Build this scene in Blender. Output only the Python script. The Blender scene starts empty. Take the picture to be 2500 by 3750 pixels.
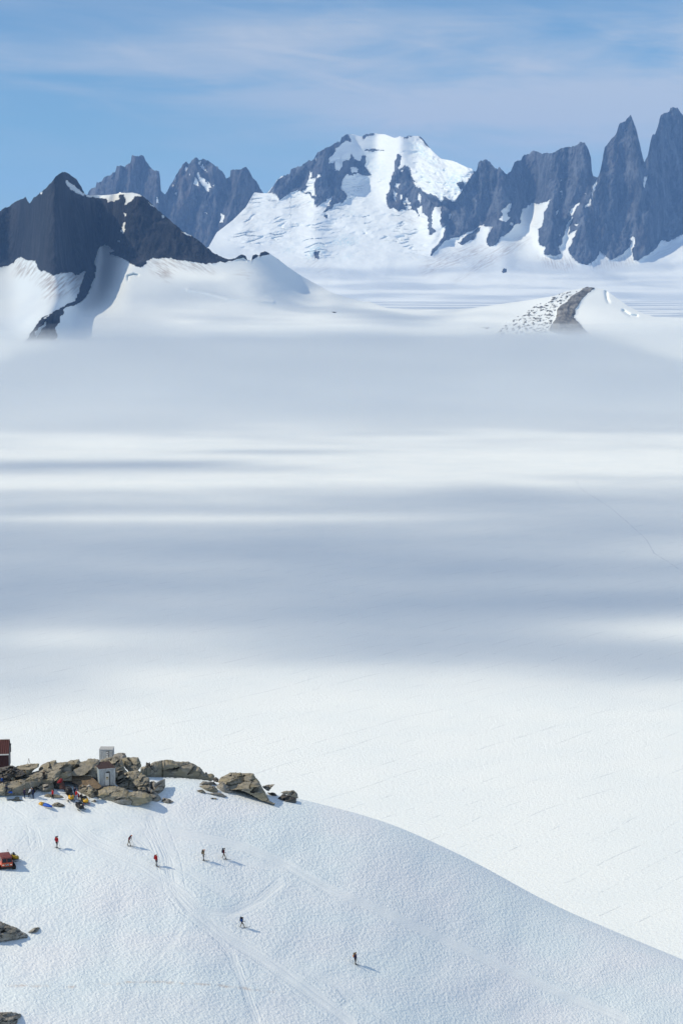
import bpy, bmesh, math, random
import numpy as np
from mathutils import Vector, Matrix, Euler

random.seed(7)
rng = np.random.default_rng(7)
SC = bpy.context.scene
COL = SC.collection
R = math.radians

# ------------------------------------------------------------------ camera
CAMZ = 350.0                      # metres above the main glacier
PITCH = R(6.8)
FPX = 3750 * 70.0 / 36.0          # focal length in photograph pixels
cam_d = bpy.data.cameras.new('camera')
cam_d.sensor_fit = 'VERTICAL'
cam_d.sensor_height = 36.0
cam_d.lens = 70.0
cam_d.clip_start = 1.0
cam_d.clip_end = 200000.0
cam = bpy.data.objects.new('camera', cam_d)
cam.location = (0, 0, CAMZ)
cam.rotation_euler = (R(90) - PITCH, 0, 0)
COL.objects.link(cam)
SC.camera = cam

# ------------------------------------------------------------------ light
SUN_EL, SUN_BACK = R(43), R(12)   # elevation; how far behind the left shoulder
SUNV = Vector((-math.cos(SUN_EL) * math.cos(SUN_BACK), -math.cos(SUN_EL) * math.sin(SUN_BACK), math.sin(SUN_EL)))
sun_d = bpy.data.lights.new('sun', 'SUN')
sun_d.energy = 4.2
sun_d.angle = R(0.53)
sun_d.color = (1.0, 0.85, 0.625)
sun = bpy.data.objects.new('sun', sun_d)
sun.rotation_euler = SUNV.to_track_quat('Z', 'Y').to_euler()
sun.location = (-200, -50, 700)
COL.objects.link(sun)

SC.view_settings.view_transform = 'Standard'
SC.view_settings.look = 'None'
SC.view_settings.gamma = 1.0
SC.view_settings.use_curve_mapping = False
SC.view_settings.exposure = -0.12

cy = SC.cycles
cy.max_bounces = 6
cy.diffuse_bounces = 3
cy.glossy_bounces = 2
cy.transmission_bounces = 2
cy.volume_bounces = 2
cy.transparent_max_bounces = 48
cy.use_denoising = True
cy.caustics_reflective = False
cy.caustics_refractive = False
try:
    cy.denoising_prefilter = 'ACCURATE'
    cy.denoising_input_passes = 'RGB_ALBEDO_NORMAL'
except Exception:
    pass

# ------------------------------------------------------------------ node helper
class NT:
    def __init__(s, tree):
        s.t = tree
    def n(s, typ, **kw):
        nd = s.t.nodes.new(typ)
        for k, v in kw.items():
            if k.startswith('i_'):
                key = k[2:].replace('_', ' ')
                nd.inputs[key].default_value = v
            else:
                setattr(nd, k, v)
        return nd
    def l(s, a, b):
        s.t.links.new(a, b)
        return b
    def math(s, op, a, b=None, c=None, clamp=False):
        nd = s.t.nodes.new('ShaderNodeMath')
        nd.operation = op
        nd.use_clamp = clamp
        for i, v in enumerate((a, b, c)):
            if v is None:
                continue
            if isinstance(v, (int, float)):
                nd.inputs[i].default_value = v
            else:
                s.t.links.new(v, nd.inputs[i])
        return nd.outputs[0]
    def mix(s, fac, a, b, blend='MIX'):
        nd = s.t.nodes.new('ShaderNodeMix')
        nd.data_type = 'RGBA'
        nd.blend_type = blend
        for sock, v in ((nd.inputs[0], fac), (nd.inputs[6], a), (nd.inputs[7], b)):
            if isinstance(v, (int, float)):
                sock.default_value = v
            elif isinstance(v, (tuple, list)):
                sock.default_value = (*v[:3], 1.0)
            else:
                s.t.links.new(v, sock)
        return nd.outputs[2]
    def ramp(s, fac, stops):
        nd = s.t.nodes.new('ShaderNodeValToRGB')
        e = nd.color_ramp.elements
        while len(e) < len(stops):
            e.new(0.5)
        for el, (p, c) in zip(e, stops):
            el.position = p
            el.color = (*c, 1.0) if isinstance(c, (tuple, list)) else (c, c, c, 1.0)
        s.t.links.new(fac, nd.inputs[0])
        return nd.outputs[0]
    def smooth(s, v, a, b):
        nd = s.t.nodes.new('ShaderNodeMapRange')
        nd.interpolation_type = 'SMOOTHSTEP'
        s.t.links.new(v, nd.inputs[0])
        nd.inputs[1].default_value = a
        nd.inputs[2].default_value = b
        return nd.outputs[0]

def new_mat(name):
    m = bpy.data.materials.new(name)
    m.use_nodes = True
    m.node_tree.nodes.clear()
    nt = NT(m.node_tree)
    out = nt.n('ShaderNodeOutputMaterial')
    return m, nt, out

# ------------------------------------------------------------------ world: Nishita sky with thin cirrus
world = bpy.data.worlds.new('World')
SC.world = world
world.use_nodes = True
world.node_tree.nodes.clear()
w = NT(world.node_tree)
wout = w.n('ShaderNodeOutputWorld')
sky = w.n('ShaderNodeTexSky')
sky.sky_type = 'NISHITA'
sky.sun_disc = False
sky.sun_elevation = SUN_EL
sky.sun_rotation = R(270) - SUN_BACK
sky.altitude = 1500
sky.air_density = 1.0
sky.dust_density = 0.3
sky.ozone_density = 1.6
SKY_STRENGTH = 0.094
geo = w.n('ShaderNodeNewGeometry')
dirv = w.n('ShaderNodeVectorMath', operation='SCALE')
dirv.inputs['Scale'].default_value = -1.0
w.l(geo.outputs['Incoming'], dirv.inputs[0])
sep = w.n('ShaderNodeSeparateXYZ')
w.l(dirv.outputs[0], sep.inputs[0])
def cirrus(sx, sz, tilt, seed, detail, lo, hi, dist=0.0, rough=0.55):
    xx = w.math('MULTIPLY', sep.outputs[0], sx)
    zt = w.math('MULTIPLY_ADD', sep.outputs[0], tilt, sep.outputs[2])
    zz = w.math('MULTIPLY', zt, sz)
    cb = w.n('ShaderNodeCombineXYZ')
    w.l(xx, cb.inputs[0]); w.l(zz, cb.inputs[2])
    yy = w.math('ADD', w.math('MULTIPLY', sep.outputs[1], sx * 0.2), seed)
    w.l(yy, cb.inputs[1])
    nz = w.n('ShaderNodeTexNoise')
    nz.inputs['Scale'].default_value = 1.0
    nz.inputs['Detail'].default_value = detail
    nz.inputs['Roughness'].default_value = rough
    nz.inputs['Distortion'].default_value = dist
    w.l(cb.outputs[0], nz.inputs['Vector'])
    return w.smooth(nz.outputs[0], lo, hi)
c1 = cirrus(5.0, 26.0, 0.06, 3.1, 5, 0.36, 0.66, 0.5)
c2 = cirrus(14.0, 60.0, 0.10, 8.4, 7, 0.40, 0.80, 1.0, 0.6)
c3 = cirrus(3.0, 90.0, -0.02, 5.7, 4, 0.42, 0.75)
ztilt = w.math('MULTIPLY_ADD', sep.outputs[0], 0.11, sep.outputs[2])
low = w.math('MULTIPLY_ADD', w.smooth(ztilt, 0.045, 0.085), 0.74, 0.26)
gap = w.math('MULTIPLY', w.smooth(w.math('MULTIPLY_ADD', sep.outputs[0], -0.03, sep.outputs[2]), 0.112, 0.130), w.math('SUBTRACT', 1.0, w.smooth(sep.outputs[2], 0.145, 0.22)))
hb = w.math('MULTIPLY_ADD', gap, -0.50, 1.0)
side = w.math('MULTIPLY_ADD', w.smooth(sep.outputs[0], -0.20, 0.05), 0.35, 0.65)
cl = w.math('MULTIPLY_ADD', c2, 0.45, w.math('MULTIPLY', c1, 0.85))
cl = w.math('MULTIPLY_ADD', c3, 0.30, cl)
cl = w.math('MULTIPLY', w.math('MULTIPLY', cl, low), w.math('MULTIPLY', hb, side), clamp=True)
CIRRUS = (6.0, 6.85, 7.9)
tint = w.mix(1.0, sky.outputs[0], (0.66, 0.945, 1.15), 'MULTIPLY')
skyc = w.mix(w.math('MULTIPLY', cl, 0.95), tint, CIRRUS)
bg = w.n('ShaderNodeBackground')
bg.inputs['Strength'].default_value = SKY_STRENGTH
w.l(skyc, bg.inputs[0])
w.l(bg.outputs[0], wout.inputs[0])

# ------------------------------------------------------------------ geometry helpers
def tag(o, label=None, cat=None, group=None, kind=None):
    if label: o['label'] = label
    if cat: o['category'] = cat
    if group: o['group'] = group
    if kind: o['kind'] = kind
    return o

def empty(name, loc=(0, 0, 0), rz=0.0, label=None, cat=None, group=None):
    o = bpy.data.objects.new(name, None)
    o.empty_display_size = 0.3
    COL.objects.link(o)
    o.location = loc
    o.rotation_euler = (0, 0, rz)
    return tag(o, label, cat, group)

def mesh_np(name, V, F, mats=None, smooth=True, parent=None, attrs=None, fmat=None):
    V = np.asarray(V, dtype=np.float32).reshape(-1, 3)
    F = np.asarray(F, dtype=np.int32)
    me = bpy.data.meshes.new(name)
    k = F.shape[1]
    me.vertices.add(len(V)); me.vertices.foreach_set('co', V.ravel())
    me.loops.add(F.size); me.loops.foreach_set('vertex_index', F.ravel())
    me.polygons.add(len(F))
    me.polygons.foreach_set('loop_start', np.arange(0, F.size, k, dtype=np.int32))
    me.polygons.foreach_set('loop_total', np.full(len(F), k, dtype=np.int32))
    me.polygons.foreach_set('use_smooth', np.full(len(F), smooth, dtype=bool))
    if fmat is not None:
        me.polygons.foreach_set('material_index', np.asarray(fmat, dtype=np.int32))
    me.update(calc_edges=True)
    for m in (mats or []):
        me.materials.append(m)
    for an, arr in (attrs or {}).items():
        a = me.attributes.new(an, 'FLOAT', 'POINT')
        a.data.foreach_set('value', np.asarray(arr, dtype=np.float32).ravel())
    o = bpy.data.objects.new(name, me)
    COL.objects.link(o)
    if parent: o.parent = parent
    return o

def grid_faces(ny, nx):
    i = np.arange(ny - 1)[:, None] * nx + np.arange(nx - 1)[None, :]
    i = i.ravel()
    return np.stack([i, i + 1, i + nx + 1, i + nx], axis=1)

CP, SP = math.cos(PITCH), math.sin(PITCH)
def ray(px, py):
    px = np.asarray(px, float); py = np.asarray(py, float)
    u = (px - 1250) / FPX; v = (1875 - py) / FPX
    return u, CP + v * SP, -SP + v * CP          # x, y (forward), z

def at_dist(px, py, Y):
    x, y, z = ray(px, py)
    k = Y / y
    return np.stack([x * k, np.broadcast_to(Y, np.shape(k)) * 1.0, CAMZ + z * k], axis=-1)

def tan_el(px, py):
    x, y, z = ray(px, py)
    return z / y

# noise ------------------------------------------------------------
def _h(ix, iy, seed):
    n = (ix.astype(np.int64) * 374761393 + iy.astype(np.int64) * 668265263 + seed * 1274126177) & 0xFFFFFFFF
    n = ((n ^ (n >> 13)) * 1274126177) & 0xFFFFFFFF
    n = n ^ (n >> 16)
    return n

def perlin(x, y, seed=0):
    x = np.asarray(x, float); y = np.asarray(y, float)
    x0 = np.floor(x); y0 = np.floor(y)
    fx = x - x0; fy = y - y0
    u = fx * fx * fx * (fx * (fx * 6 - 15) + 10); v = fy * fy * fy * (fy * (fy * 6 - 15) + 10)
    def g(ix, iy, dx, dy):
        a = (_h(ix, iy, seed) & 1023) * (2 * math.pi / 1024)
        return np.cos(a) * dx + np.sin(a) * dy
    n00 = g(x0, y0, fx, fy); n10 = g(x0 + 1, y0, fx - 1, fy)
    n01 = g(x0, y0 + 1, fx, fy - 1); n11 = g(x0 + 1, y0 + 1, fx - 1, fy - 1)
    return 1.41 * ((n00 * (1 - u) + n10 * u) * (1 - v) + (n01 * (1 - u) + n11 * u) * v)

def fbm(x, y, octv=4, seed=0, gain=0.5, lac=2.03):
    s = 0; a = 1
    for k in range(octv):
        s = s + a * perlin(x + 13.7 * k, y - 7.1 * k, seed + k)
        x = x * lac; y = y * lac; a *= gain
    return s

def ridged(x, y, octv=4, seed=0, gain=0.5, lac=2.07):
    s = 0; a = 1
    for k in range(octv):
        s = s + a * (1 - 2 * np.abs(perlin(x + 5.3 * k, y + 9.1 * k, seed + k)))
        x = x * lac; y = y * lac; a *= gain
    return s

def sstep(v, a, b):
    t = np.clip((v - a) / (b - a), 0, 1)
    return t * t * (3 - 2 * t)

def inpoly(px, py, poly):
    P = np.asarray(poly, float)
    x0, y0 = P.min(0); x1, y1 = P.max(0)
    res = np.zeros(px.shape, bool)
    sel = (px >= x0) & (px <= x1) & (py >= y0) & (py <= y1)
    if not sel.any():
        return res
    x = px[sel]; y = py[sel]
    c = np.zeros(x.shape, bool)
    n = len(P)
    for i in range(n):
        xa, ya = P[i]; xb, yb = P[(i + 1) % n]
        if ya == yb: continue
        c ^= ((ya > y) != (yb > y)) & (x < (xb - xa) * (y - ya) / (yb - ya) + xa)
    res[sel] = c
    return res

def blur(a, kx, ky):
    for ax, k in ((1, kx), (0, ky)):
        if k < 1: continue
        for _ in range(2):
            pad = [(0, 0), (0, 0)]; pad[ax] = (k, k)
            b = np.pad(a, pad, mode='edge')
            c = np.cumsum(b, axis=ax)
            c = np.insert(c, 0, 0, axis=ax)
            n = 2 * k + 1
            if ax == 1: a = (c[:, n:] - c[:, :-n]) / n
            else: a = (c[n:, :] - c[:-n, :]) / n
    return a

def dist_poly(px, py, pts):
    d = np.full(px.shape, 1e9)
    for (xa, ya), (xb, yb) in zip(pts[:-1], pts[1:]):
        dx, dy = xb - xa, yb - ya
        L = dx * dx + dy * dy + 1e-9
        t = np.clip(((px - xa) * dx + (py - ya) * dy) / L, 0, 1)
        d = np.minimum(d, np.hypot(px - xa - t * dx, py - ya - t * dy))
    return d

# photograph crops used while tracing: (origin x, origin y, scale)
def tr(ox, oy, s):
    return lambda pts: [(ox + x / s, oy + y / s) for x, y in pts]
A1 = tr(0, 550, 1.568)
A2 = tr(700, 450, 1568 / 1050)
A3 = tr(1500, 350, 1.568)
S1 = tr(0, 2680, 2.45)
S2 = tr(600, 2750, 2.6133)

# ------------------------------------------------------------------ materials of the setting
SNOW = (0.835, 0.91, 0.935)

def attr(nt, name):
    a = nt.n('ShaderNodeAttribute')
    a.attribute_name = name
    return a.outputs['Fac']

def mountain_mat(name, rock_a, rock_b, scale, bump, warm=(0.12, 0.095, 0.08), wf=0.5):
    m, nt, out = new_mat(name)
    bs = nt.n('ShaderNodeBsdfPrincipled')
    bs.inputs['Roughness'].default_value = 0.85
    bs.inputs['Specular IOR Level'].default_value = 0.15
    tc = nt.n('ShaderNodeTexCoord')
    mp = nt.n('ShaderNodeMapping')
    mp.inputs['Scale'].default_value = (scale, scale * 0.7, scale * 0.38)
    mp.inputs['Rotation'].default_value = (0, R(9), 0)
    nt.l(tc.outputs['Object'], mp.inputs[0])
    nz = nt.n('ShaderNodeTexNoise', i_Scale=1.0, i_Detail=9.0, i_Roughness=0.68, i_Distortion=0.4)
    nt.l(mp.outputs[0], nz.inputs['Vector'])
    nz2 = nt.n('ShaderNodeTexNoise', i_Scale=0.22, i_Detail=4.0)
    nt.l(mp.outputs[0], nz2.inputs['Vector'])
    nz3 = nt.n('ShaderNodeTexNoise', i_Scale=3.1, i_Detail=6.0, i_Roughness=0.7)
    nt.l(mp.outputs[0], nz3.inputs['Vector'])
    f = nt.smooth(nz.outputs[0], 0.36, 0.66)
    rc = nt.mix(f, rock_a, rock_b)
    rc = nt.mix(nt.math('MULTIPLY', nt.smooth(nz2.outputs[0], 0.45, 0.7), wf), rc, warm)
    rc = nt.mix(nt.math('MULTIPLY', nt.smooth(nz3.outputs[0], 0.54, 0.70), 0.45), rc, tuple(v * 1.9 for v in rock_b))
    rc = nt.mix(nt.math('MULTIPLY', nt.math('SUBTRACT', 1.0, nt.smooth(nz3.outputs[0], 0.34, 0.46)), 0.7), rc, tuple(v * 0.4 for v in rock_a))
    mp2 = nt.n('ShaderNodeMapping')
    mp2.inputs['Scale'].default_value = (scale * 0.55, scale * 0.4, scale * 0.10)
    mp2.inputs['Rotation'].default_value = (0, R(-12), 0)
    nt.l(tc.outputs['Object'], mp2.inputs[0])
    nz4 = nt.n('ShaderNodeTexNoise', i_Scale=1.0, i_Detail=6.0, i_Roughness=0.6, i_Distortion=0.8)
    nt.l(mp2.outputs[0], nz4.inputs['Vector'])
    rc = nt.mix(nt.math('MULTIPLY', nt.smooth(nz4.outputs[0], 0.50, 0.66), 0.55), rc, tuple(v * 1.7 for v in rock_b))
    rc = nt.mix(nt.math('MULTIPLY', nt.math('SUBTRACT', 1.0, nt.smooth(nz4.outputs[0], 0.36, 0.46)), 0.6), rc, tuple(v * 0.6 for v in rock_a))
    rc = nt.mix(attr(nt, 'pale'), rc, nt.mix(f, (0.11, 0.115, 0.115), (0.33, 0.335, 0.33)))
    sn = nt.mix(attr(nt, 'dirt'), SNOW, (0.33, 0.29, 0.27))
    sn = nt.mix(attr(nt, 'ice'), sn, (0.50, 0.72, 0.82))
    nt.l(nt.mix(nt.smooth(attr(nt, 'rock'), 0.3, 0.7), sn, rc), bs.inputs['Base Color'])
    bp = nt.n('ShaderNodeBump')
    bp.inputs['Strength'].default_value = 1.0
    bp.inputs['Distance'].default_value = bump
    hgt = nt.math('MULTIPLY', nt.math('MULTIPLY_ADD', nz3.outputs[0], 0.35, nz.outputs[0]), nt.math('MULTIPLY_ADD', attr(nt, 'rock'), 0.97, 0.03))
    nt.l(hgt, bp.inputs['Height'])
    nt.l(bp.outputs[0], bs.inputs['Normal'])
    nt.l(bs.outputs[0], out.inputs[0])
    return m

# ------------------------------------------------------------------ far relief: skyline traced, depth integrated from slopes
def relief(name, x0, x1, step, rows, top, bot, r0, rock, holes, snow_slope, rock_slope,
           mat, crests=(), jag=3.0, rock_amp=60.0, rock_w=40.0, snow_amp=20.0, snow_w=160.0,
           dirt=None, ice=None, warp=4.0, seed=1, rockfn=None, speck=None, stretch=0.4, sb=6, extra=None, pale=None):
    xs = np.arange(x0, x1 + step, step, dtype=float)
    nx = len(xs)
    T = np.asarray(top, float); B = np.asarray(bot, float)
    yt = np.interp(xs, T[:, 0], T[:, 1])
    yb = np.interp(xs, B[:, 0], B[:, 1])
    yb = np.maximum(yb, yt + 2)
    t = np.linspace(0, 1, rows)[:, None]
    PX = np.broadcast_to(xs[None, :], (rows, nx)).copy()
    PY = yb[None, :] + (yt - yb)[None, :] * t
    wx = PX + warp * fbm(PX / 22, PY / 22, 4, seed + 50, 0.6)
    wy = PY + warp * fbm(PX / 22, PY / 22, 4, seed + 60, 0.6)
    K = np.zeros(PX.shape, bool)
    for p in rock: K |= inpoly(wx, wy, p)
    for p in holes: K &= ~inpoly(wx, wy, p)
    if speck is not None:
        for p, thr in speck:
            nn = fbm(PX / 15 + 0.5 * PY / 15, PY / 8 - 0.2 * PX / 15, 4, seed + 70, 0.65)
            K |= inpoly(wx, wy, p) & (nn > thr)
    Kf = K.astype(float)
    # jagged skyline on rock
    jg = jag * (ridged(xs / 24, xs * 0 + 3.3, 4, seed + 9, 0.6) * 0.8)
    jw = blur(Kf[-8:, :].mean(0)[None, :], 3, 0)[0]
    PY = PY - (jg * jw)[None, :] * np.clip((t - 0.6) / 0.4, 0, 1)
    # depth on a regular grid (so neighbouring columns agree), then sampled at the mesh rows
    gy = np.arange(yb.max() + 1, yt.min() - 30, -3.0)
    GX = np.broadcast_to(xs[None, :], (len(gy), nx)); GY = np.broadcast_to(gy[:, None], (len(gy), nx))
    gwx = GX + warp * fbm(GX / 22, GY / 22, 4, seed + 50, 0.6)
    gwy = GY + warp * fbm(GX / 22, GY / 22, 4, seed + 60, 0.6)
    GK = np.zeros(GX.shape, bool)
    for p in rock: GK |= inpoly(gwx, gwy, p)
    for p in holes: GK &= ~inpoly(gwx, gwy, p)
    sl = np.where(GK, np.tan(rock_slope(GX, GY) if callable(rock_slope) else rock_slope), np.tan(snow_slope(GX, GY)))
    sl = blur(sl, sb, sb)
    r = np.full(nx, 1.0) * (r0(xs) if callable(r0) else r0)
    GD = np.zeros(GX.shape)
    z = CAMZ + r * tan_el(xs, gy[0])
    GD[0] = r
    for j in range(1, len(gy)):
        te = tan_el(xs, gy[j])
        dn = np.maximum(sl[j] - te, 0.03)
        r = r + np.maximum((r * te - (z - CAMZ)) / dn, 0)
        z = CAMZ + r * te
        GD[j] = r
    GD = blur(GD, 9, 3)
    D = np.stack([np.interp(-PY[:, i], -gy, GD[:, i]) for i in range(nx)], 1)
    mpp = D / FPX
    RB = blur(Kf, 2, 2)
    fade = sstep(t, 0.0, 0.12)
    if crests:
        cr = np.full(PX.shape, 1e9)
        for pts, kl, kr, y_lo, y_hi in crests:
            C = np.asarray(sorted(pts, key=lambda q: q[1]), float)
            cx = np.interp(PY, C[:, 1], C[:, 0])
            dd = PX - cx
            v = np.where(dd < 0, -dd * kl, dd * kr) + 3.0 * np.maximum(0, y_lo - PY) + 3.0 * np.maximum(0, PY - y_hi)
            cr = np.minimum(cr, v)
        cr = np.minimum(cr, 170) * (1.0 if not pale else 1 - sstep(PX, 1300, 1500))
        D = D + cr * mpp * sstep(2 * blur(Kf, 8, 8) - 1, 0, 1)
    rel0 = fbm(PX / 30, PY / 30, 3, seed + 24)
    rel = ridged(PX / rock_w + 0.2 * rel0, PY * stretch / rock_w + 0.25 * PX / rock_w, 7, seed, 0.62) * 0.5
    rel2 = fbm(PX / (rock_w * 2.6), PY * stretch / (rock_w * 2.6), 3, seed + 20)
    sn = fbm(PX / snow_w, PY * 2.2 / snow_w, 5, seed + 30, 0.5)
    D = D - RB * (rel * rock_amp + rel2 * rock_amp * 1.3) - (1 - RB) * sn * snow_amp * fade
    if extra is not None:
        D = D - extra(PX, PY, K)
    P = at_dist(PX, PY, D)
    # far side of the mountain: falls away behind the skyline
    back = []
    Pt = P[-1].copy()
    drop = Pt[:, 2] + 60
    for k in np.linspace(0, 1, 14)[1:] ** 1.5:
        q = Pt.copy()
        q[:, 1] += drop * 1.25 * k
        q[:, 0] *= q[:, 1] / Pt[:, 1]
        q[:, 2] = Pt[:, 2] - drop * k + fbm(xs / 60, xs * 0 + k * 6, 3, seed + 80) * 0.05 * drop * (1 - k)
        back.append(q)
    V = np.concatenate([P.reshape(-1, 3)] + back, 0)
    nb = len(back)
    def full(a, topval=None):
        return np.concatenate([a.ravel()] + [a[-1]] * nb)
    at = {'rock': full(Kf)}
    z0 = np.zeros(PX.shape)
    at['dirt'] = full(dirt(PX, PY, K) if dirt else z0)
    at['pale'] = full(pale(PX, PY) if pale else z0)
    at['ice'] = full(ice(PX, PY, K) if ice else z0)
    o = mesh_np(name, V, grid_faces(rows + nb, nx), [mat], True, None, at)
    tag(o, kind='structure')
    return o

def patches(polys, wpx, seed):
    def f(PX, PY, K):
        v = np.zeros(PX.shape)
        for poly, ang, amp in polys:
            C = np.asarray(poly, float); c = C.mean(0)
            inside = blur(inpoly(PX, PY, poly).astype(float), 5, 5)
            a = R(ang)
            u = (PX - c[0]) * math.cos(a) + (PY - c[1]) * math.sin(a)
            q = -(PX - c[0]) * math.sin(a) + (PY - c[1]) * math.cos(a)
            n = fbm(u / (wpx * 7), q / wpx, 4, seed, 0.6)
            v = np.maximum(v, inside * np.clip(0.35 + 0.9 * n, 0, 1) * amp)
        return v * (~K)
    return f
# ================================================================== GLACIER (ground sheet)
m, nt, out = new_mat('glacier_snow')
bs = nt.n('ShaderNodeBsdfPrincipled')
bs.inputs['Roughness'].default_value = 0.7
bs.inputs['Specular IOR Level'].default_value = 0.1
tc = nt.n('ShaderNodeTexCoord')
def rot_map(ang, sx, sy):
    mp = nt.n('ShaderNodeMapping')
    mp.vector_type = 'TEXTURE'
    mp.inputs['Rotation'].default_value = (0, 0, ang)
    nt.l(tc.outputs['Object'], mp.inputs[0])
    m2 = nt.n('ShaderNodeMapping')
    m2.inputs['Scale'].default_value = (sx, sy, 1)
    nt.l(mp.outputs[0], m2.inputs[0])
    return m2.outputs[0]
ln = nt.n('ShaderNodeTexNoise', i_Scale=1.0, i_Detail=2.0, i_Roughness=0.5)
nt.l(rot_map(R(50), 1 / 260.0, 1 / 190.0), ln.inputs['Vector'])
acr = nt.n('ShaderNodeSeparateXYZ')
nt.l(rot_map(R(50), 1.0, 1 / 27.0), acr.inputs[0])
brk = nt.n('ShaderNodeTexNoise', i_Scale=1.0, i_Detail=4.0, i_Roughness=0.7)
nt.l(rot_map(R(50), 1 / 30.0, 1 / 22.0), brk.inputs['Vector'])
saw = nt.math('ABSOLUTE', nt.math('SUBTRACT', nt.math('FRACT', nt.math('MULTIPLY_ADD', ln.outputs[0], 2.2, acr.outputs[1])), 0.5))
line = nt.math('SUBTRACT', 1.0, nt.smooth(saw, 0.0, 0.035))
line = nt.math('MULTIPLY', line, nt.smooth(brk.outputs[0], 0.46, 0.62))
gr = nt.n('ShaderNodeTexNoise', i_Scale=0.42, i_Detail=5.0, i_Roughness=0.7)
nt.l(tc.outputs['Object'], gr.inputs['Vector'])
gr2 = nt.n('ShaderNodeTexNoise', i_Scale=0.012, i_Detail=5.0, i_Roughness=0.55)
nt.l(tc.outputs['Object'], gr2.inputs['Vector'])
c = nt.mix(nt.smooth(gr2.outputs[0], 0.35, 0.7), (0.835, 0.91, 0.935), (0.80, 0.885, 0.92))
c = nt.mix(nt.math('MULTIPLY', nt.smooth(gr.outputs[0], 0.45, 0.68), 0.40), c, (0.71, 0.745, 0.78))
c = nt.mix(nt.math('MULTIPLY', line, 0.40), c, (0.40, 0.47, 0.54))
nt.l(c, bs.inputs['Base Color'])
bp = nt.n('ShaderNodeBump')
bp.inputs['Strength'].default_value = 0.9
bp.inputs['Distance'].default_value = 0.7
nt.l(nt.math('SUBTRACT', gr.outputs[0], nt.math('MULTIPLY', line, 0.25)), bp.inputs['Height'])
nt.l(bp.outputs[0], bs.inputs['Normal'])
nt.l(bs.outputs[0], out.inputs[0])
M_GLACIER = m
gx = np.concatenate([np.linspace(-60000, -8000, 10), np.linspace(-7000, 7000, 57), np.linspace(8000, 60000, 10)])
gy = np.concatenate([np.linspace(-3000, 400, 6), np.linspace(500, 12000, 60), np.linspace(13000, 90000, 30)])
GX, GY = np.meshgrid(gx, gy)
V = np.stack([GX, GY, np.zeros_like(GX)], -1)
tag(mesh_np('glacier', V, grid_faces(len(gy), len(gx)), [M_GLACIER]), kind='structure')

# an old ski track crossing the shaded glacier at far right
tk = [(2108, 1762), (2120, 1785), (2145, 1806), (2190, 1830), (2240, 1865), (2296, 1913), (2330, 1945), (2365, 1975), (2392, 2025), (2440, 2055), (2500, 2095), (2600, 2140)]
tkx = np.linspace(0, len(tk) - 1, 120)
px_ = np.interp(tkx, range(len(tk)), [p[0] for p in tk]) + 3 * fbm(tkx * 3, tkx * 0, 3, 881)
py_ = np.interp(tkx, range(len(tk)), [p[1] for p in tk])
x_, y_, z_ = ray(px_, py_)
L_ = np.stack([x_ * (CAMZ / -z_), y_ * (CAMZ / -z_), np.full(len(tkx), 0.02)], -1)
Tn = np.gradient(L_, axis=0); Tn /= np.linalg.norm(Tn, axis=1)[:, None]
Nn = np.stack([-Tn[:, 1], Tn[:, 0], np.zeros(len(tkx))], -1)
M_TRACK, nt, out = new_mat('packed_snow')
bs = nt.n('ShaderNodeBsdfPrincipled'); bs.inputs['Roughness'].default_value = 0.7
tc = nt.n('ShaderNodeTexCoord'); nz = nt.n('ShaderNodeTexNoise', i_Scale=0.05, i_Detail=4.0); nt.l(tc.outputs['Object'], nz.inputs['Vector'])
nt.l(nt.mix(nt.smooth(nz.outputs[0], 0.4, 0.6), (0.62, 0.70, 0.76), (0.78, 0.85, 0.89)), bs.inputs['Base Color']); nt.l(bs.outputs[0], out.inputs[0])
tag(mesh_np('ski_track', np.concatenate([L_ - Nn * 0.8, L_ + Nn * 0.8]), np.stack([np.arange(119), np.arange(119) + 120, np.arange(119) + 121, np.arange(119) + 1], 1)[:, ::-1], [M_TRACK]), kind='structure')

# ================================================================== FAR LEFT SPIRES
top = A1([(440, 300), (505, 262), (515, 240), (530, 225), (552, 222), (555, 190), (585, 185), (600, 160), (635, 150), (665, 130),
          (672, 100), (690, 95), (720, 105), (735, 85), (752, 75), (758, 40), (790, 38), (830, 55), (848, 85), (880, 125), (892, 132),
          (900, 125), (915, 125), (922, 180), (925, 240), (940, 260), (960, 245), (985, 195), (1010, 155), (1040, 110), (1050, 88),
          (1075, 75), (1085, 85), (1110, 60), (1130, 45), (1145, 60), (1185, 60), (1220, 85), (1255, 110), (1275, 125), (1300, 170),
          (1310, 165), (1322, 165), (1325, 120), (1360, 115), (1415, 107), (1430, 130), (1455, 165), (1475, 195), (1500, 240), (1560, 330), (1640, 440)])
rock = [A1([(300, -50), (1800, -50), (1800, 900), (300, 900)])]
holes = [A1(p) for p in (
    [(1065, 105), (1082, 105), (1072, 132), (1060, 130)], [(1138, 65), (1160, 75), (1150, 90), (1140, 80)],
    [(1148, 95), (1165, 92), (1192, 128), (1162, 122)],
    [(1130, 133), (1140, 130), (1155, 155), (1180, 175), (1200, 215), (1200, 242), (1185, 235), (1165, 205), (1148, 190), (1138, 165)],
    [(1185, 175), (1200, 190), (1217, 215), (1200, 220)], [(1120, 160), (1128, 165), (1142, 207), (1110, 200)],
    [(1270, 360), (1292, 380), (1280, 418), (1262, 415)], [(1168, 353), (1190, 362), (1186, 368)], [(1003, 250), (1020, 246), (1012, 270)],
    [(1222, 200), (1236, 205), (1225, 210)], [(990, 200), (1000, 195), (996, 215)], [(898, 275), (908, 270), (908, 305), (898, 305)], [(1000, 170), (1015, 165), (1008, 182)], [(1085, 140), (1096, 140), (1090, 152)])]
M_SPIRES = mountain_mat('spire_rock', (0.026, 0.034, 0.048), (0.105, 0.117, 0.140), 0.012, 45)
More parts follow.
